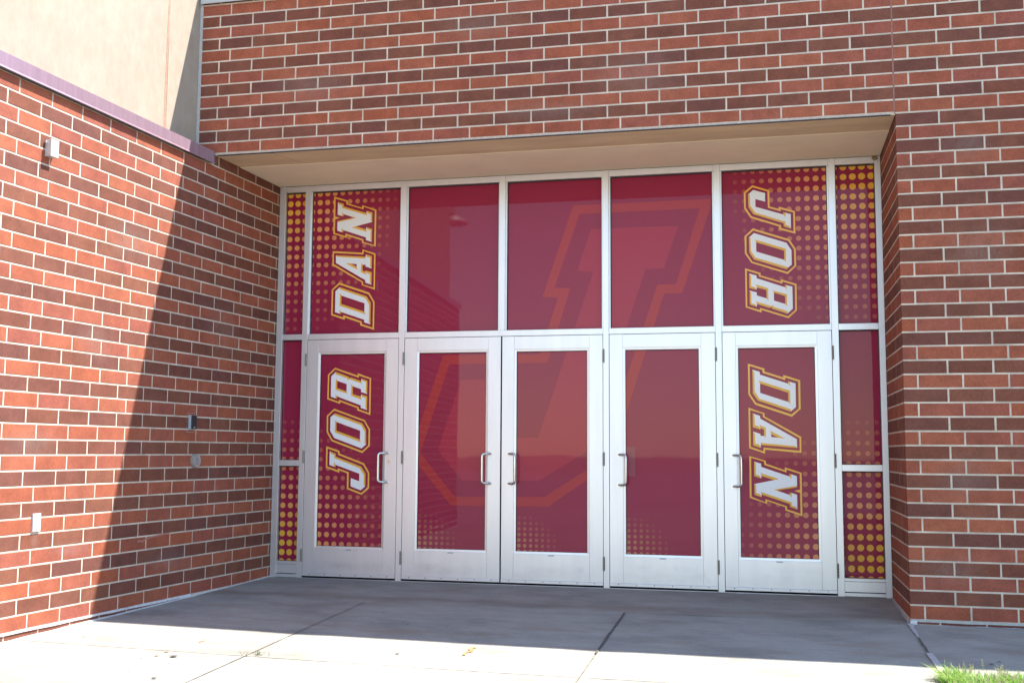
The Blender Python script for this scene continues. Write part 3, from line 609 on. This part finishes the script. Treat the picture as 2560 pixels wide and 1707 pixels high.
SF = empty('storefront_frame', (-2.7, .02, 0), 'silver aluminium entrance frame with fixed panes around the five doors', 'storefront')
MUL = {'a': (-5.141, -5.089), 'b': (-4.195, -4.142), 'c': (-3.262, -3.209), 'd': (-2.329, -2.278), 'e': (-1.369, -1.315), 'f': (-.417, -.363)}
HB, HT = 3.572, 3.629; TB, TT = 2.176, 2.228; LB, LT = 1.015, 1.068
def fbox(name, x0, x1, z0, z1, y0=0.0, y1=.11, parent=None, mm='anodised', bev=.0012, label=None):
    mb = MB(); mb.box(x0, x1, y0, y1, z0, z1)
    o = mb.build(name, mm, parent or SF, ((x0 + x1) / 2, y0, z0), bevel=bev)
    if label: tag(o, label)
    return o
fbox('jamb', -5.400, -5.340, .004, 3.629); fbox('jamb', -.045, .003, .004, 3.629)
for k, (a, b) in MUL.items():
    fbox('mullion', a, b, .004 if k != 'c' else TT, HT)
bays = [(-5.340, -5.141), (-5.089, -4.195), (-4.142, -3.262), (-3.209, -2.329), (-2.278, -1.369), (-1.315, -.417), (-.363, -.045)]
for a, b in bays: fbox('head', a + .0006, b - .0006, HB, HT - .001, .0015)
for a, b in [bays[0], bays[1], (-4.142, -2.329), bays[4], bays[5], bays[6]]:
    fbox('transom_bar', a + .0006, b - .0006, TB, TT, .0015)
for a, b in (bays[0], bays[6]):
    fbox('transom_bar', a + .0006, b - .0006, LB, LT, .0015)
    fbox('sill_panel', a + .0006, b - .0006, .046, .128, .006); fbox('sill_bead', a + .0006, b - .0006, .130, .155, .003)
    fbox('sill', a + .0006, b - .0006, .012, .040, -.004); 
mb = MB(); mb.box(-5.395, .003, .004, .12, -.02, .0395); mb.build('sill_gasket', 'rubber', SF)
for a, b in ((-5.089, -4.195), (-4.142, -2.329), (-2.278, -1.369), (-1.315, -.417)):
    fbox('threshold', a + .001, b - .001, .001, .0135, -.012, .003)
mb = MB(); n = 120
for k in range(n):
    xa, xb = -5.39 + 5.38 * k / n, -5.39 + 5.38 * (k + 1) / n
    h = lambda x: .0042 + .0035 * noise.noise(Vector((x * 5, 2, 0)))
    mb.face([(xa, -.003, 3.629 - .4 * h(xa)), (xb, -.003, 3.629 - .4 * h(xb)), (xb, -.003, 3.631 + h(xb) * .3), (xa, -.003, 3.631 + h(xa) * .3)])
tag(mb.build('head_caulk', 'grime', SF), 'dirty caulk line between frame head and soffit')

def pane(x0, x1, z0, z1, y, parent, stops=True, gask=.0055, name='glass_pane'):
    if stops:
        s = .0125; st = MB(); sy0, sy1 = y - .022, y + .02
        st.box(x0 - .001, x0 + s, sy0, sy1, z0, z1); st.build('glazing_stop', 'anodised', parent, (x0, y, z0))
        st = MB(); st.box(x1 - s, x1 + .001, sy0, sy1, z0, z1); st.build('glazing_stop', 'anodised', parent, (x1, y, z0))
        x0 += s; x1 -= s
    g = MB(); t = gask; gy = y - .007
    g.box(x0, x0 + t, gy, y + .004, z0, z1); g.box(x1 - t, x1, gy, y + .004, z0, z1); g.box(x0 + t, x1 - t, gy, y + .004, z0, z0 + t * .6); g.box(x0 + t, x1 - t, gy - .004, y + .004, z1 - t * 1.6, z1)
    g.build('gasket', 'rubber', parent, (x0, y, z0))
    mb = MB(); mb.box(x0 + .001, x1 - .001, y, y + .012, z0 + .001, z1 - .001)
    o = mb.build(name, 'film', parent, ((x0 + x1) / 2, y, z0))
    return o, (x0 + t, x1 - t, z0 + t * .6, z1 - t * 1.6)
p0, r0 = pane(*bays[0], TT, HB, UP, SF, stops=False); tag(p0, 'narrow maroon pane with yellow dots, top left'); dots(r0, UP, p0, *TL)
p1, r1 = pane(*bays[1], TT, HB, UP, SF); tag(p1, 'maroon pane lettered DAN reading upwards'); dots(r1, UP, p1, *TL)
for ch in 'DAN': letter(ch, True, UP, p1)
for i in (2, 3, 4):
    p, r = pane(*bays[i], TT, HB, UP, SF); logo(r, UP, p)
    tag(p, {2: 'plain maroon pane, no print but reflections', 3: 'maroon pane with the left part of the big letter J', 4: 'maroon pane with the top right of the big letter J'}[i])
p5, r5 = pane(*bays[5], TT, HB, UP, SF); tag(p5, 'maroon pane lettered JOR reading downwards'); dots(r5, UP, p5, *TR)
for ch in 'JOR': letter(ch, False, UP, p5)
p6, r6 = pane(*bays[6], TT, HB, UP, SF, stops=False); tag(p6, 'narrow maroon pane with yellow dots, top right'); dots(r6, UP, p6, *TR)
for b, G, sd in ((bays[0], BL, 'left'), (bays[6], BR, 'right')):
    p, r = pane(*b, LT, TB, UP, SF, stops=False); tag(p, 'narrow middle maroon pane with faint dots at the foot, ' + sd); dots(r, UP, p, *G)
    p, r = pane(*b, .155, LB, UP, SF, stops=False); tag(p, 'narrow low maroon pane full of yellow dots, ' + sd); dots(r, UP, p, *G)

# doors ----------------------------------------------------------------
G0, G1 = .298, 2.038
DOORS = [(-5.089, -4.195, -4.953, -4.333, 'L', -4.281), (-4.142, -3.2385, -4.001, -3.377, 'L', -3.321), (-3.2335, -2.329, -3.0995, -2.4705, 'R', -3.167), (-2.278, -1.369, -2.138, -1.510, 'R', -2.1975), (-1.315, -.417, -1.183, -.557, 'R', -1.2375)]
LAB = ['silver door lettered JOR reading upwards, with a key lock by its handle', 'silver double door leaf with the left curve of the big J, handle at its right', 'silver double door leaf with the lower stem of the big J, handle at its left',
       'silver single door with mostly plain maroon glass and one thin red slanted stripe', 'silver door lettered DAN reading downwards beside the right brick pier']
for di, (xa, xb, ga, gb, hs, hx) in enumerate(DOORS):
    dr = empty('glass_door', ((xa + xb) / 2, 0, .03), LAB[di], 'door', 'aluminium entrance doors')
    a, b = xa + .004, xb - .004; bw = .020; y0 = .002
    mb = MB(); mb.box(xa + .0002, a - .0002, .010, .05, .03, TB - .001); mb.box(b + .0002, xb - .0002, .010, .05, .03, TB - .001); mb.box(a, b, .010, .05, TB - .0045, TB - .0012)  # dark strips filling the door gaps, standing in for their shade
    mb.build('gap_shade_strip', 'rubber', dr, (a, .01, .03))
    L_, R_ = ga - bw, gb + bw; T_, B_ = G1 + bw, G0 - bw
    zb = .030
    def dbox(name, x0, x1, z0, z1, yy=y0, y1=.045, mm='anodised', bev=.0008): return fbox(name, x0, x1, z0, z1, yy, y1, dr, mm, bev)
    dbox('stile', a, L_ - .0006, zb, TB - .004); dbox('stile', R_ + .0006, b, zb, TB - .004)
    dbox('top_rail', L_, R_, T_ + .0006, TB - .004, y0 + .001); dbox('bottom_rail', L_, R_, zb, B_ - .0006, y0 + .001)
    # glazing bead: mitred frame sloping in to the glass
    mb = MB(); o_ = [(L_, B_), (R_, B_), (R_, T_), (L_, T_)]; i_ = [(ga, G0), (gb, G0), (gb, G1), (ga, G1)]
    for k in range(4):
        j = (k + 1) % 4
        mb.face([(o_[k][0], y0 + .0035, o_[k][1]), (o_[j][0], y0 + .0035, o_[j][1]), (i_[j][0], y0 + .006, i_[j][1]), (i_[k][0], y0 + .006, i_[k][1])])
        mb.face([(i_[k][0], y0 + .006, i_[k][1]), (i_[j][0], y0 + .006, i_[j][1]), (i_[j][0], .03, i_[j][1]), (i_[k][0], .03, i_[k][1])])
    mb.build('glazing_bead', 'anodised', dr, (ga, y0, G0))
    p, r = pane(ga + .0005, gb - .0005, G0 + .0005, G1 - .0005, DN, dr, stops=False, gask=.0032)
    if di == 0:
        dots(r, DN, p, *BLd); [letter(ch, True, DN, p) for ch in 'JOR']
    elif di == 4:
        dots(r, DN, p, *BRd); [letter(ch, False, DN, p) for ch in 'DAN']
    else:
        logo(r, DN, p)
        ox, oz = {1: (-3.980, .347), 2: (-3.074, .346), 3: (-2.114, .351)}[di]
        dots(r, DN, p, (ox, oz, .0523, .0480), (ox - .04, oz - .06), (.43, .36), .0172, True)
    if di == 3:
        mb = MB(); x0 = -2.134; mb.face([(x0, DN - .0022, .955), (x0 + .077, DN - .0022, .955), (x0 + .077, DN - .0022, 1.205), (x0, DN - .0022, 1.205)])
        M['paper'] = film('paper_notice', (.27, .05, .085)); tag(mb.build('paper_notice', 'paper', p, (x0, DN, .96)), 'faint sheet of paper showing through the maroon film')
    # pull handle: offset tube bent towards the glass
    sg = -1 if hs == 'L' else 1; pts = []
    def hp(t, o, z): return (hx + sg * t, -o, z)
    pts = [hp(0, -.004, 1.138), hp(.004, .012, 1.138), hp(.030, .036, 1.138), hp(.050, .052, 1.1375), hp(.062, .061, 1.133), hp(.068, .0655, 1.124), hp(.070, .067, 1.110),
           hp(.070, .067, 1.010), hp(.070, .067, .908), hp(.068, .0655, .894), hp(.062, .061, .885), hp(.050, .052, .8805), hp(.030, .036, .880), hp(.004, .012, .880), hp(0, -.004, .880)]
    mb = MB(); tube(mb, pts, .0108, 12); h = mb.build('pull_handle', 'steel', dr, (hx, 0, .88), smooth=True)
    for z in (.880, 1.138):
        mb = MB(); disc(mb, hx, -.004, z, .0165, .002, 16); mb.build('handle_mount', 'steel', h, (hx, 0, z))
    if di == 0:
        mb = MB(); disc(mb, -4.268, -.008, 1.064, .0185, .002, 20); disc(mb, -4.268, -.0105, 1.064, .012, -.0079, 18); k_ = mb.build('lock_cylinder', 'steel', dr, (-4.268, 0, 1.064))
        mb = MB(); mb.box(-4.270, -4.266, -.0112, -.0104, 1.058, 1.070); mb.build('keyway', 'rubber', k_, (-4.268, -.011, 1.064))
    # hinges sit on the side away from the handle
    hxx = (xa - .0035) if hs == 'L' else (xb + .0035)
    for zc in (.213, 1.099, 1.988):
        mb = MB()
        for q in range(5): disc(mb, hxx, 0, 0, .001, .001, 3) if False else None
        tube(mb, [(hxx, -.008, zc - .058), (hxx, -.008, zc + .058)], .0088, 10)
        hg = mb.build('hinge', 'hinge', dr, (hxx, -.008, zc), smooth=False)
        for q in (-.035, -.012, .012, .035):
            mb = MB(); tube(mb, [(hxx, -.008, zc + q - .001), (hxx, -.008, zc + q + .001)], .0091, 10); mb.build('hinge_gap', 'rubber', hg, (hxx, -.008, zc + q))
    # sweep and drip strip with screws
    mb = MB(); mb.box(a, b, -.005, .0015, .030, .052); mb.face([(a, -.0052, .050), (b, -.0052, .050), (b, .0, .056), (a, .0, .056)]); sw = mb.build('door_sweep', 'anodised', dr, (a, 0, .03))
    for k in range(6):
        x = a + .073 + (b - a - .146) * k / 5; mb = MB(); disc(mb, x, -.0075, .0455, .0042, -.004, 8); mb.build('screw', 'screw', sw, (x, -.006, .0455))
    mb = MB(); mb.box(a, b, .004, .02, .0142, .0298); mb.build('bottom_gap_shade', 'rubber', dr, (a, .01, .016))  # black strip painting the shade of the gap under the door
    tx = [-4.643, -3.688, -2.786, -1.826, -.872][di]
    mb = MB(); mb.box(tx - .026, tx + .026, .0015, .0035, .2635, .2735); mb.build('maker_label', 'tag_grey', dr, (tx, .002, .268))

# ------------------------------------------------------------------ things fixed to the left wall
def lbox(name, s0, s1, e0, e1, z0, z1, mm, parent, bev=.0, **k):
    mb = MB(); mb.box(s0, s1, e0, e1, z0, z1); P = LEFT.P((s0 + s1) / 2, 0, (z0 + z1) / 2)
    X = Matrix.Translation(LEFT.o) @ R.to_4x4()
    o = mb.build(name, mm, parent, P, bevel=bev, xf=X); return tag(o, **k) if k else o
def ldisc(name, s, z, r, e0, e1, mm, parent, seg=24, **k):
    mb = MB(); a = [(s + r * math.cos(2 * math.pi * q / seg), z + r * math.sin(2 * math.pi * q / seg)) for q in range(seg)]
    for q in range(seg):
        p_, n_ = a[q], a[(q + 1) % seg]; mb.face([LEFT.P(p_[0], e0, p_[1]), LEFT.P(n_[0], e0, n_[1]), LEFT.P(n_[0], e1, n_[1]), LEFT.P(p_[0], e1, p_[1])])
    mb.face([LEFT.P(x, e1, y) for x, y in a])
    return tag(mb.build(name, mm, parent, LEFT.P(s, 0, z)), **k) if k else mb.build(name, mm, parent, LEFT.P(s, 0, z))
jb = empty('junction_box', LEFT.P(3.085, 0, 3.16), 'small grey metal box on the sunny brick near the top left', 'electrical box')
lbox('box_body', 3.050, 3.122, -.001, .047, 3.103, 3.217, 'galvanised', jb, .0015)
lbox('cover_plate', 3.048, 3.124, .0475, .0505, 3.101, 3.219, 'galvanised', jb, .001)
lbox('conduit_stub', 3.122, 3.134, .006, .018, 3.190, 3.206, 'galvanised', jb, .001)
for z in (3.112, 3.208): ldisc('screw', 3.086, z, .003, .050, .0518, 'tag_grey', jb, 8)
cr = empty('card_reader', LEFT.P(1.333, 0, 1.38), 'black card reader on the shaded brick, above the round push plate', 'card reader')
lbox('reader_back', 1.288, 1.356, -.001, .022, 1.322, 1.436, 'grey_plastic', cr, .002)
lbox('reader_face', 1.284, 1.352, .0225, .032, 1.324, 1.434, 'black_plastic', cr, .003)
lbox('status_mark', 1.308, 1.328, .0321, .0328, 1.334, 1.340, 'white_plastic', cr)
mb = MB(); 
for q in range(40):
    t0, t1 = q / 40, (q + 1) / 40
    def per(t):
        t *= 4; k = int(t) % 4; u = t - int(t); c = [(1.270, 1.300), (1.378, 1.300), (1.378, 1.452), (1.270, 1.452)]; A, B = c[k], c[(k + 1) % 4]
        return A[0] + (B[0] - A[0]) * u, A[1] + (B[1] - A[1]) * u
    if random.random() < .35 and q > 10: continue
    (a0, b0), (a1, b1) = per(t0), per(t1); wv = .0016 + .001 * random.random(); dx_, dz_ = (wv, 0) if abs(a1 - a0) < 1e-6 else (0, wv)
    mb.face([LEFT.P(a0 - dx_, .0018, b0 - dz_), LEFT.P(a1 - dx_, .0018, b1 - dz_), LEFT.P(a1 + dx_, .0018, b1 + dz_), LEFT.P(a0 + dx_, .0018, b0 + dz_)])
M['caulk_trace'] = plain('caulk_trace', (.36, .30, .32), .8, 0, .2, 60); tag(mb.build('caulk_trace', 'caulk_trace', cr, LEFT.P(1.333, 0, 1.38)), 'pale line of old sealant round the reader')
pb = empty('push_plate', LEFT.P(1.25, 0, 1.07), 'round steel wheelchair push button on the shaded brick', 'door button')
ldisc('button_base', 1.252, 1.069, .056, -.001, .016, 'button_face', pb, 32); ldisc('button_face', 1.252, 1.069, .0525, .0162, .026, 'button_face', pb, 32)
mb = MB(); E_ = .0268
def lq(pts): mb.face([LEFT.P(1.252 - a, E_, 1.069 + b) for a, b in pts])
def seg(a, b, w_):
    dx_, dz_ = b[0] - a[0], b[1] - a[1]; L_ = math.hypot(dx_, dz_); nx_, nz_ = -dz_ / L_ * w_, dx_ / L_ * w_
    lq([(a[0] + nx_, a[1] + nz_), (b[0] + nx_, b[1] + nz_), (b[0] - nx_, b[1] - nz_), (a[0] - nx_, a[1] - nz_)])
lq([(-.006 + .0048 * math.cos(t), .033 + .0048 * math.sin(t)) for t in [2 * math.pi * k / 12 for k in range(12)]])
for a, b in (((-.005, .028), (-.003, .002)), ((-.003, .0035), (.012, .0015)), ((.012, .0015), (.018, -.018)), ((.018, -.018), (.024, -.016)), ((-.004, .015), (.009, .013))): seg(a, b, .0021)
arc = [(-.001 + .0165 * math.cos(math.radians(t)), -.013 + .0165 * math.sin(math.radians(t))) for t in range(125, 345, 18)]
for a, b in zip(arc, arc[1:]): seg(a, b, .0019)
mb.build('wheelchair_symbol', 'blue_print', pb, LEFT.P(1.252, 0, 1.069))
ip = empty('control_plate', LEFT.P(3.04, 0, .68), 'narrow white plate with small printing on the sunny brick, low at the far left', 'wall plate')
lbox('plate', 3.002, 3.074, -.001, .012, .620, .738, 'white_plastic', ip, .0012)
for z in (.629, .729): ldisc('screw', 3.038, z, .003, .012, .0136, 'print_grey', ip, 8)
mb = MB()
def lr(a0, a1, z0, z1): mb.face([LEFT.P(3.038 - a0, .0128, z0), LEFT.P(3.038 - a1, .0128, z0), LEFT.P(3.038 - a1, .0128, z1), LEFT.P(3.038 - a0, .0128, z1)])
for k in range(7): lr(-.016 + k * .0052, -.0128 + k * .0052, .7115, .7138)
lr(-.013, -.005, .703, .7055); lr(-.003, .002, .6905, .6935); lr(-.007, .006, .684, .6855); lr(-.007, .007, .673, .6742); lr(-.006, .006, .665, .6662); lr(-.012, -.006, .657, .6595); lr(.006, .008, .6585, .661)
mb.face([LEFT.P(3.038 - a, .0128, z) for a, z in ((-.003, .643), (.005, .644), (.011, .653), (.008, .655), (.003, .648))])
for k in range(5): lr(-.017 + k * .005, -.0138 + k * .005, .6375, .640)
lr(-.017, .009, .6345, .6352); mb.build('plate_print', 'print_grey', ip, LEFT.P(3.038, 0, .68))

# mud nest in the top right corner of the frame
bm = bmesh.new(); bmesh.ops.create_icosphere(bm, subdivisions=3, radius=.021)
for v in bm.verts:
    k = 1 + .42 * noise.noise(v.co * 55); v.co = Vector((v.co.x * 1.15 * k, v.co.y * .8 * k, v.co.z * .85 * k))
me = bpy.data.meshes.new('wasp_nest'); bm.to_mesh(me); bm.free(); me.materials.append(M['nest'])
o = bpy.data.objects.new('wasp_nest', me); COL.objects.link(o); o.location = (-.040, -.012, 3.612)
tag(o, 'small brown mud wasp nest in the top right corner of the entrance frame', 'wasp nest')

# ------------------------------------------------------------------ grass, weeds
def blade(mb, x, y, z, h, wd, ang, lean, bend, segs=3):
    dx_, dy_ = math.cos(ang), math.sin(ang); px_, py_ = -dy_, dx_; b = len(mb.v)
    for k in range(segs + 1):
        t = k / segs; r = lean * t * h + bend * h * t * t; ww = wd * (1 - t) ** .6 * .5 if k < segs else 0.0
        cx, cy_, cz = x + dx_ * r, y + dy_ * r, z + h * t * (1 - .25 * bend * t)
        if k < segs: mb.v += [(cx - px_ * ww, cy_ - py_ * ww, cz), (cx + px_ * ww, cy_ + py_ * ww, cz)]
        else: mb.v.append((cx, cy_, cz))
    for k in range(segs - 1): mb.f.append((b + 2 * k, b + 2 * k + 1, b + 2 * k + 3, b + 2 * k + 2)); mb.m.append(0)
    mb.f.append((b + 2 * segs - 2, b + 2 * segs - 1, b + 2 * segs)); mb.m.append(0)
rg = random.Random(5); mb = MB()
def gedge(x): return -2.735 + .025 * noise.noise(Vector((x * 6, 0, 0)))
for k in range(26000):
    if k < 17000: x, y = rg.uniform(-.04, 1.6), rg.uniform(-3.5, -2.7)
    else: x, y = rg.uniform(-.04, 7), rg.uniform(-8.5, -2.7)
    if y > gedge(x): continue
    z = gz(x, y) - .01; cl = .5 + .5 * noise.noise(Vector((x * 9, y * 9, 1.7)))
    h = (.045 + .085 * cl) * rg.uniform(.6, 1.25); ang = rg.uniform(0, 6.28)
    blade(mb, x, y, z, h, rg.uniform(.0035, .0075), ang, rg.uniform(0, .45), rg.uniform(0, .8))
for k in range(420):   # the tuft lying over the edge of the walk
    x, y = rg.uniform(-.05, .10), rg.uniform(-3.0, -2.70); ang = rg.gauss(math.pi + .1, .7)
    blade(mb, x, y, gz(x, y) + .0, rg.uniform(.04, .10), rg.uniform(.004, .008), ang, rg.uniform(.3, 1.0), rg.uniform(.2, 1.0))
tag(mb.build('grass', 'grass'), 'bright green grass growing over the corner of the walk', 'grass', None, 'stuff')
mb = MB()
for k in range(260):
    x, y = rg.uniform(.05, 1.5), rg.uniform(-3.4, -2.76); z = gz(x, y); h = rg.uniform(.07, .135); lx, ly = rg.uniform(-.015, .015), rg.uniform(-.015, .015)
    tube(mb, [(x, y, z), (x + lx, y + ly, z + h)], .0007, 3)
    for q in range(9):
        t = rg.uniform(.72, 1.0); s = rg.uniform(.0018, .0035); a = Vector((x + lx * t + rg.uniform(-.006, .006), y + ly * t + rg.uniform(-.006, .006), z + h * t))
        mb.face([a + Vector((-s, 0, 0)), a + Vector((0, 0, s * 1.6)), a + Vector((s, 0, 0)), a + Vector((0, 0, -s * 1.6))])
tag(mb.build('seed_heads', 'seed'), 'dry tan seed heads standing in the grass', 'seed heads', None, 'stuff')
mb = MB(); i = 0
sheet(mb, -.015, 7.5, -9.0, -2.71, .002, 10, 10, side=0); tag(mb.build('soil', 'soil'), 'brown soil under the grass', None, None, 'structure')
for wx, wy, n_, lb in ((-3.98, -3.125, 34, 'small green weed sprouting where two slab joints cross'), (-4.07, -3.14, 9, 'thin wisp of weed in the slab joint left of the larger tuft')):
    mb = MB()
    for k in range(n_):
        blade(mb, wx + rg.gauss(0, .022), wy + rg.gauss(0, .006), gz(wx, wy) - .002, rg.uniform(.015, .045), rg.uniform(.002, .0045), rg.uniform(0, 6.28), rg.uniform(.1, .9), rg.uniform(0, .7))
    o = mb.build('weed', 'weed_leaf', None, (wx, wy, gz(wx, wy))); tag(o, lb, 'weed')

# wall lamp on the far end of the stucco wall (outside the frame, mirrored in an upper pane)
wl = empty('wall_lamp', STUC.P(8.4, -.1, 5.4), 'pale wall lamp mirrored in the second upper pane, beyond the stucco wall', 'wall lamp')
def swb(name, s0, s1, e0, e1, z0, z1, mm='galvanised'):
    mb = MB(); sbox(mb, s0, s1, e0, e1, z0, z1); return mb.build(name, mm, wl, STUC.P((s0 + s1) / 2, (e0 + e1) / 2, z0))
swb('mount_plate', 8.402, 8.44, -.20, -.02, 5.34, 5.66)
mb = MB(); tube(mb, [STUC.P(8.44, -.11, 5.56), STUC.P(8.75, -.11, 5.50), STUC.P(9.05, -.11, 5.40)], .10, 12); mb.build('lamp_housing', 'galvanised', wl, STUC.P(8.44, -.11, 5.5))
mb = MB(); rr = [(.10, 5.38), (.24, 5.30), (.30, 5.22), (.30, 5.20)]
for (r0, z0), (r1, z1) in zip(rr, rr[1:]):
    for k in range(16):
        a, b = 2 * math.pi * k / 16, 2 * math.pi * (k + 1) / 16; c_ = STUC.P(9.05, -.11, 0)
        mb.face([c_ + Vector((r0 * math.cos(a), r0 * math.sin(a), z0)), c_ + Vector((r0 * math.cos(b), r0 * math.sin(b), z0)), c_ + Vector((r1 * math.cos(b), r1 * math.sin(b), z1)), c_ + Vector((r1 * math.cos(a), r1 * math.sin(a), z1))])
mb.build('lamp_shade', 'galvanised', wl, STUC.P(9.05, -.11, 5.3))

# stains with soft edges: lime runs, scuffs
def stain_mat(name, col, strength, sc_=(1, 1, 1), scale=18):
    m, n, l, p = mat(name); p.inputs['Base Color'].default_value = (*col, 1); p.inputs['Roughness'].default_value = .9
    tc = N(n, 'ShaderNodeTexCoord'); sx = N(n, 'ShaderNodeSeparateXYZ'); l.new(tc.outputs['UV'], sx.inputs[0])
    def hat(o):
        a = N(n, 'ShaderNodeMath', operation='PINGPONG'); a.inputs[1].default_value = .5; l.new(o, a.inputs[0])
        b = N(n, 'ShaderNodeMath', operation='MULTIPLY'); b.inputs[1].default_value = 2.4; b.use_clamp = True; l.new(a.outputs[0], b.inputs[0]); return b.outputs[0]
    q = N(n, 'ShaderNodeMath', operation='MULTIPLY'); l.new(hat(sx.outputs[0]), q.inputs[0]); l.new(hat(sx.outputs[1]), q.inputs[1])
    f = ramp(n, l, noise_tex(n, l, scale, 4, .7, sc_), [(.35, (0, 0, 0)), (.7, (1, 1, 1))])
    q2 = N(n, 'ShaderNodeMath', operation='MULTIPLY'); l.new(q.outputs[0], q2.inputs[0]); l.new(f, q2.inputs[1])
    q3 = N(n, 'ShaderNodeMath', operation='MULTIPLY'); l.new(q2.outputs[0], q3.inputs[0]); q3.inputs[1].default_value = strength
    l.new(q3.outputs[0], p.inputs['Alpha']); M[name] = m
stain_mat('lime_run', (.50, .45, .42), .22, (6, 6, .8)); stain_mat('scuff', (.2, .19, .2), .07, (1, 1, 1), 30); stain_mat('dirt_film', (.30, .27, .25), .07, (1, 1, 1), 9)
def quad(name, pts, mm, parent):
    mb = MB(); mb.face(pts); c = sum((Vector(p) for p in pts), Vector()) / 4; o = mb.build(name, mm, parent, c)
    uv = o.data.uv_layers.new(name='UVMap')
    for i, q in enumerate(((0, 0), (1, 0), (1, 1), (0, 1))): uv.data[i].uv = q
    return o
def fq(fr, a0, a1, z0, z1, e=.0024): return [fr.P(a0, e, z0), fr.P(a1, e, z0), fr.P(a1, e, z1), fr.P(a0, e, z1)]
quad('lime_run', fq(LEFT, 1.20, 1.30, .66, 1.03), 'lime_run', LW); quad('lime_run', fq(LEFT, 2.99, 3.09, .50, .63), 'lime_run', LW)
for a, z, w_, h_ in ((2.55, 1.9, .5, .3), (2.2, 2.7, .7, .4), (3.1, 1.2, .6, .25), (.9, 2.2, .6, .5), (1.6, .3, .8, .2), (2.7, .48, .5, .12)):
    quad('lime_bloom', fq(LEFT, a - w_ / 2, a + w_ / 2, z - h_ / 2, z + h_ / 2), 'lime_run', LW)
for a, z, w_, h_ in ((-.4, 1.0, .5, .35), (-.55, 2.6, .6, .5), (-.3, .35, .5, .25), (-.5, 3.4, .4, .3)):
    quad('lime_bloom', fq(FRONT, a - w_ / 2, a + w_ / 2, z - h_ / 2, z + h_ / 2), 'lime_run', PW)
for x, z, w_, h_ in ((-4.6, 4.2, .9, .4), (-3.2, 4.6, .8, .3), (-1.9, 4.1, .9, .45), (-.9, 4.7, .7, .3), (-2.6, 3.85, 1.2, .2)):
    quad('lime_bloom', fq(FRONT, -x - w_ / 2, -x + w_ / 2, z - h_ / 2, z + h_ / 2), 'lime_run', UW)
doors = [o for o in COL.objects if o.name.startswith('glass_door')]
for dr in doors:
    x = dr.location.x
    for k in range(3):
        a = x + rg.uniform(-.33, .33); z = rg.uniform(.07, .2); w_, h_ = rg.uniform(.06, .2), rg.uniform(.02, .07)
        quad('scuff_mark', [(a - w_, .0016, z - h_), (a + w_, .0016, z - h_), (a + w_, .0016, z + h_), (a - w_, .0016, z + h_)], 'scuff', dr)
    quad('kick_dirt', [(x - .44, .0012, .054), (x + .44, .0012, .054), (x + .44, .0012, .17), (x - .44, .0012, .17)], 'dirt_film', dr)
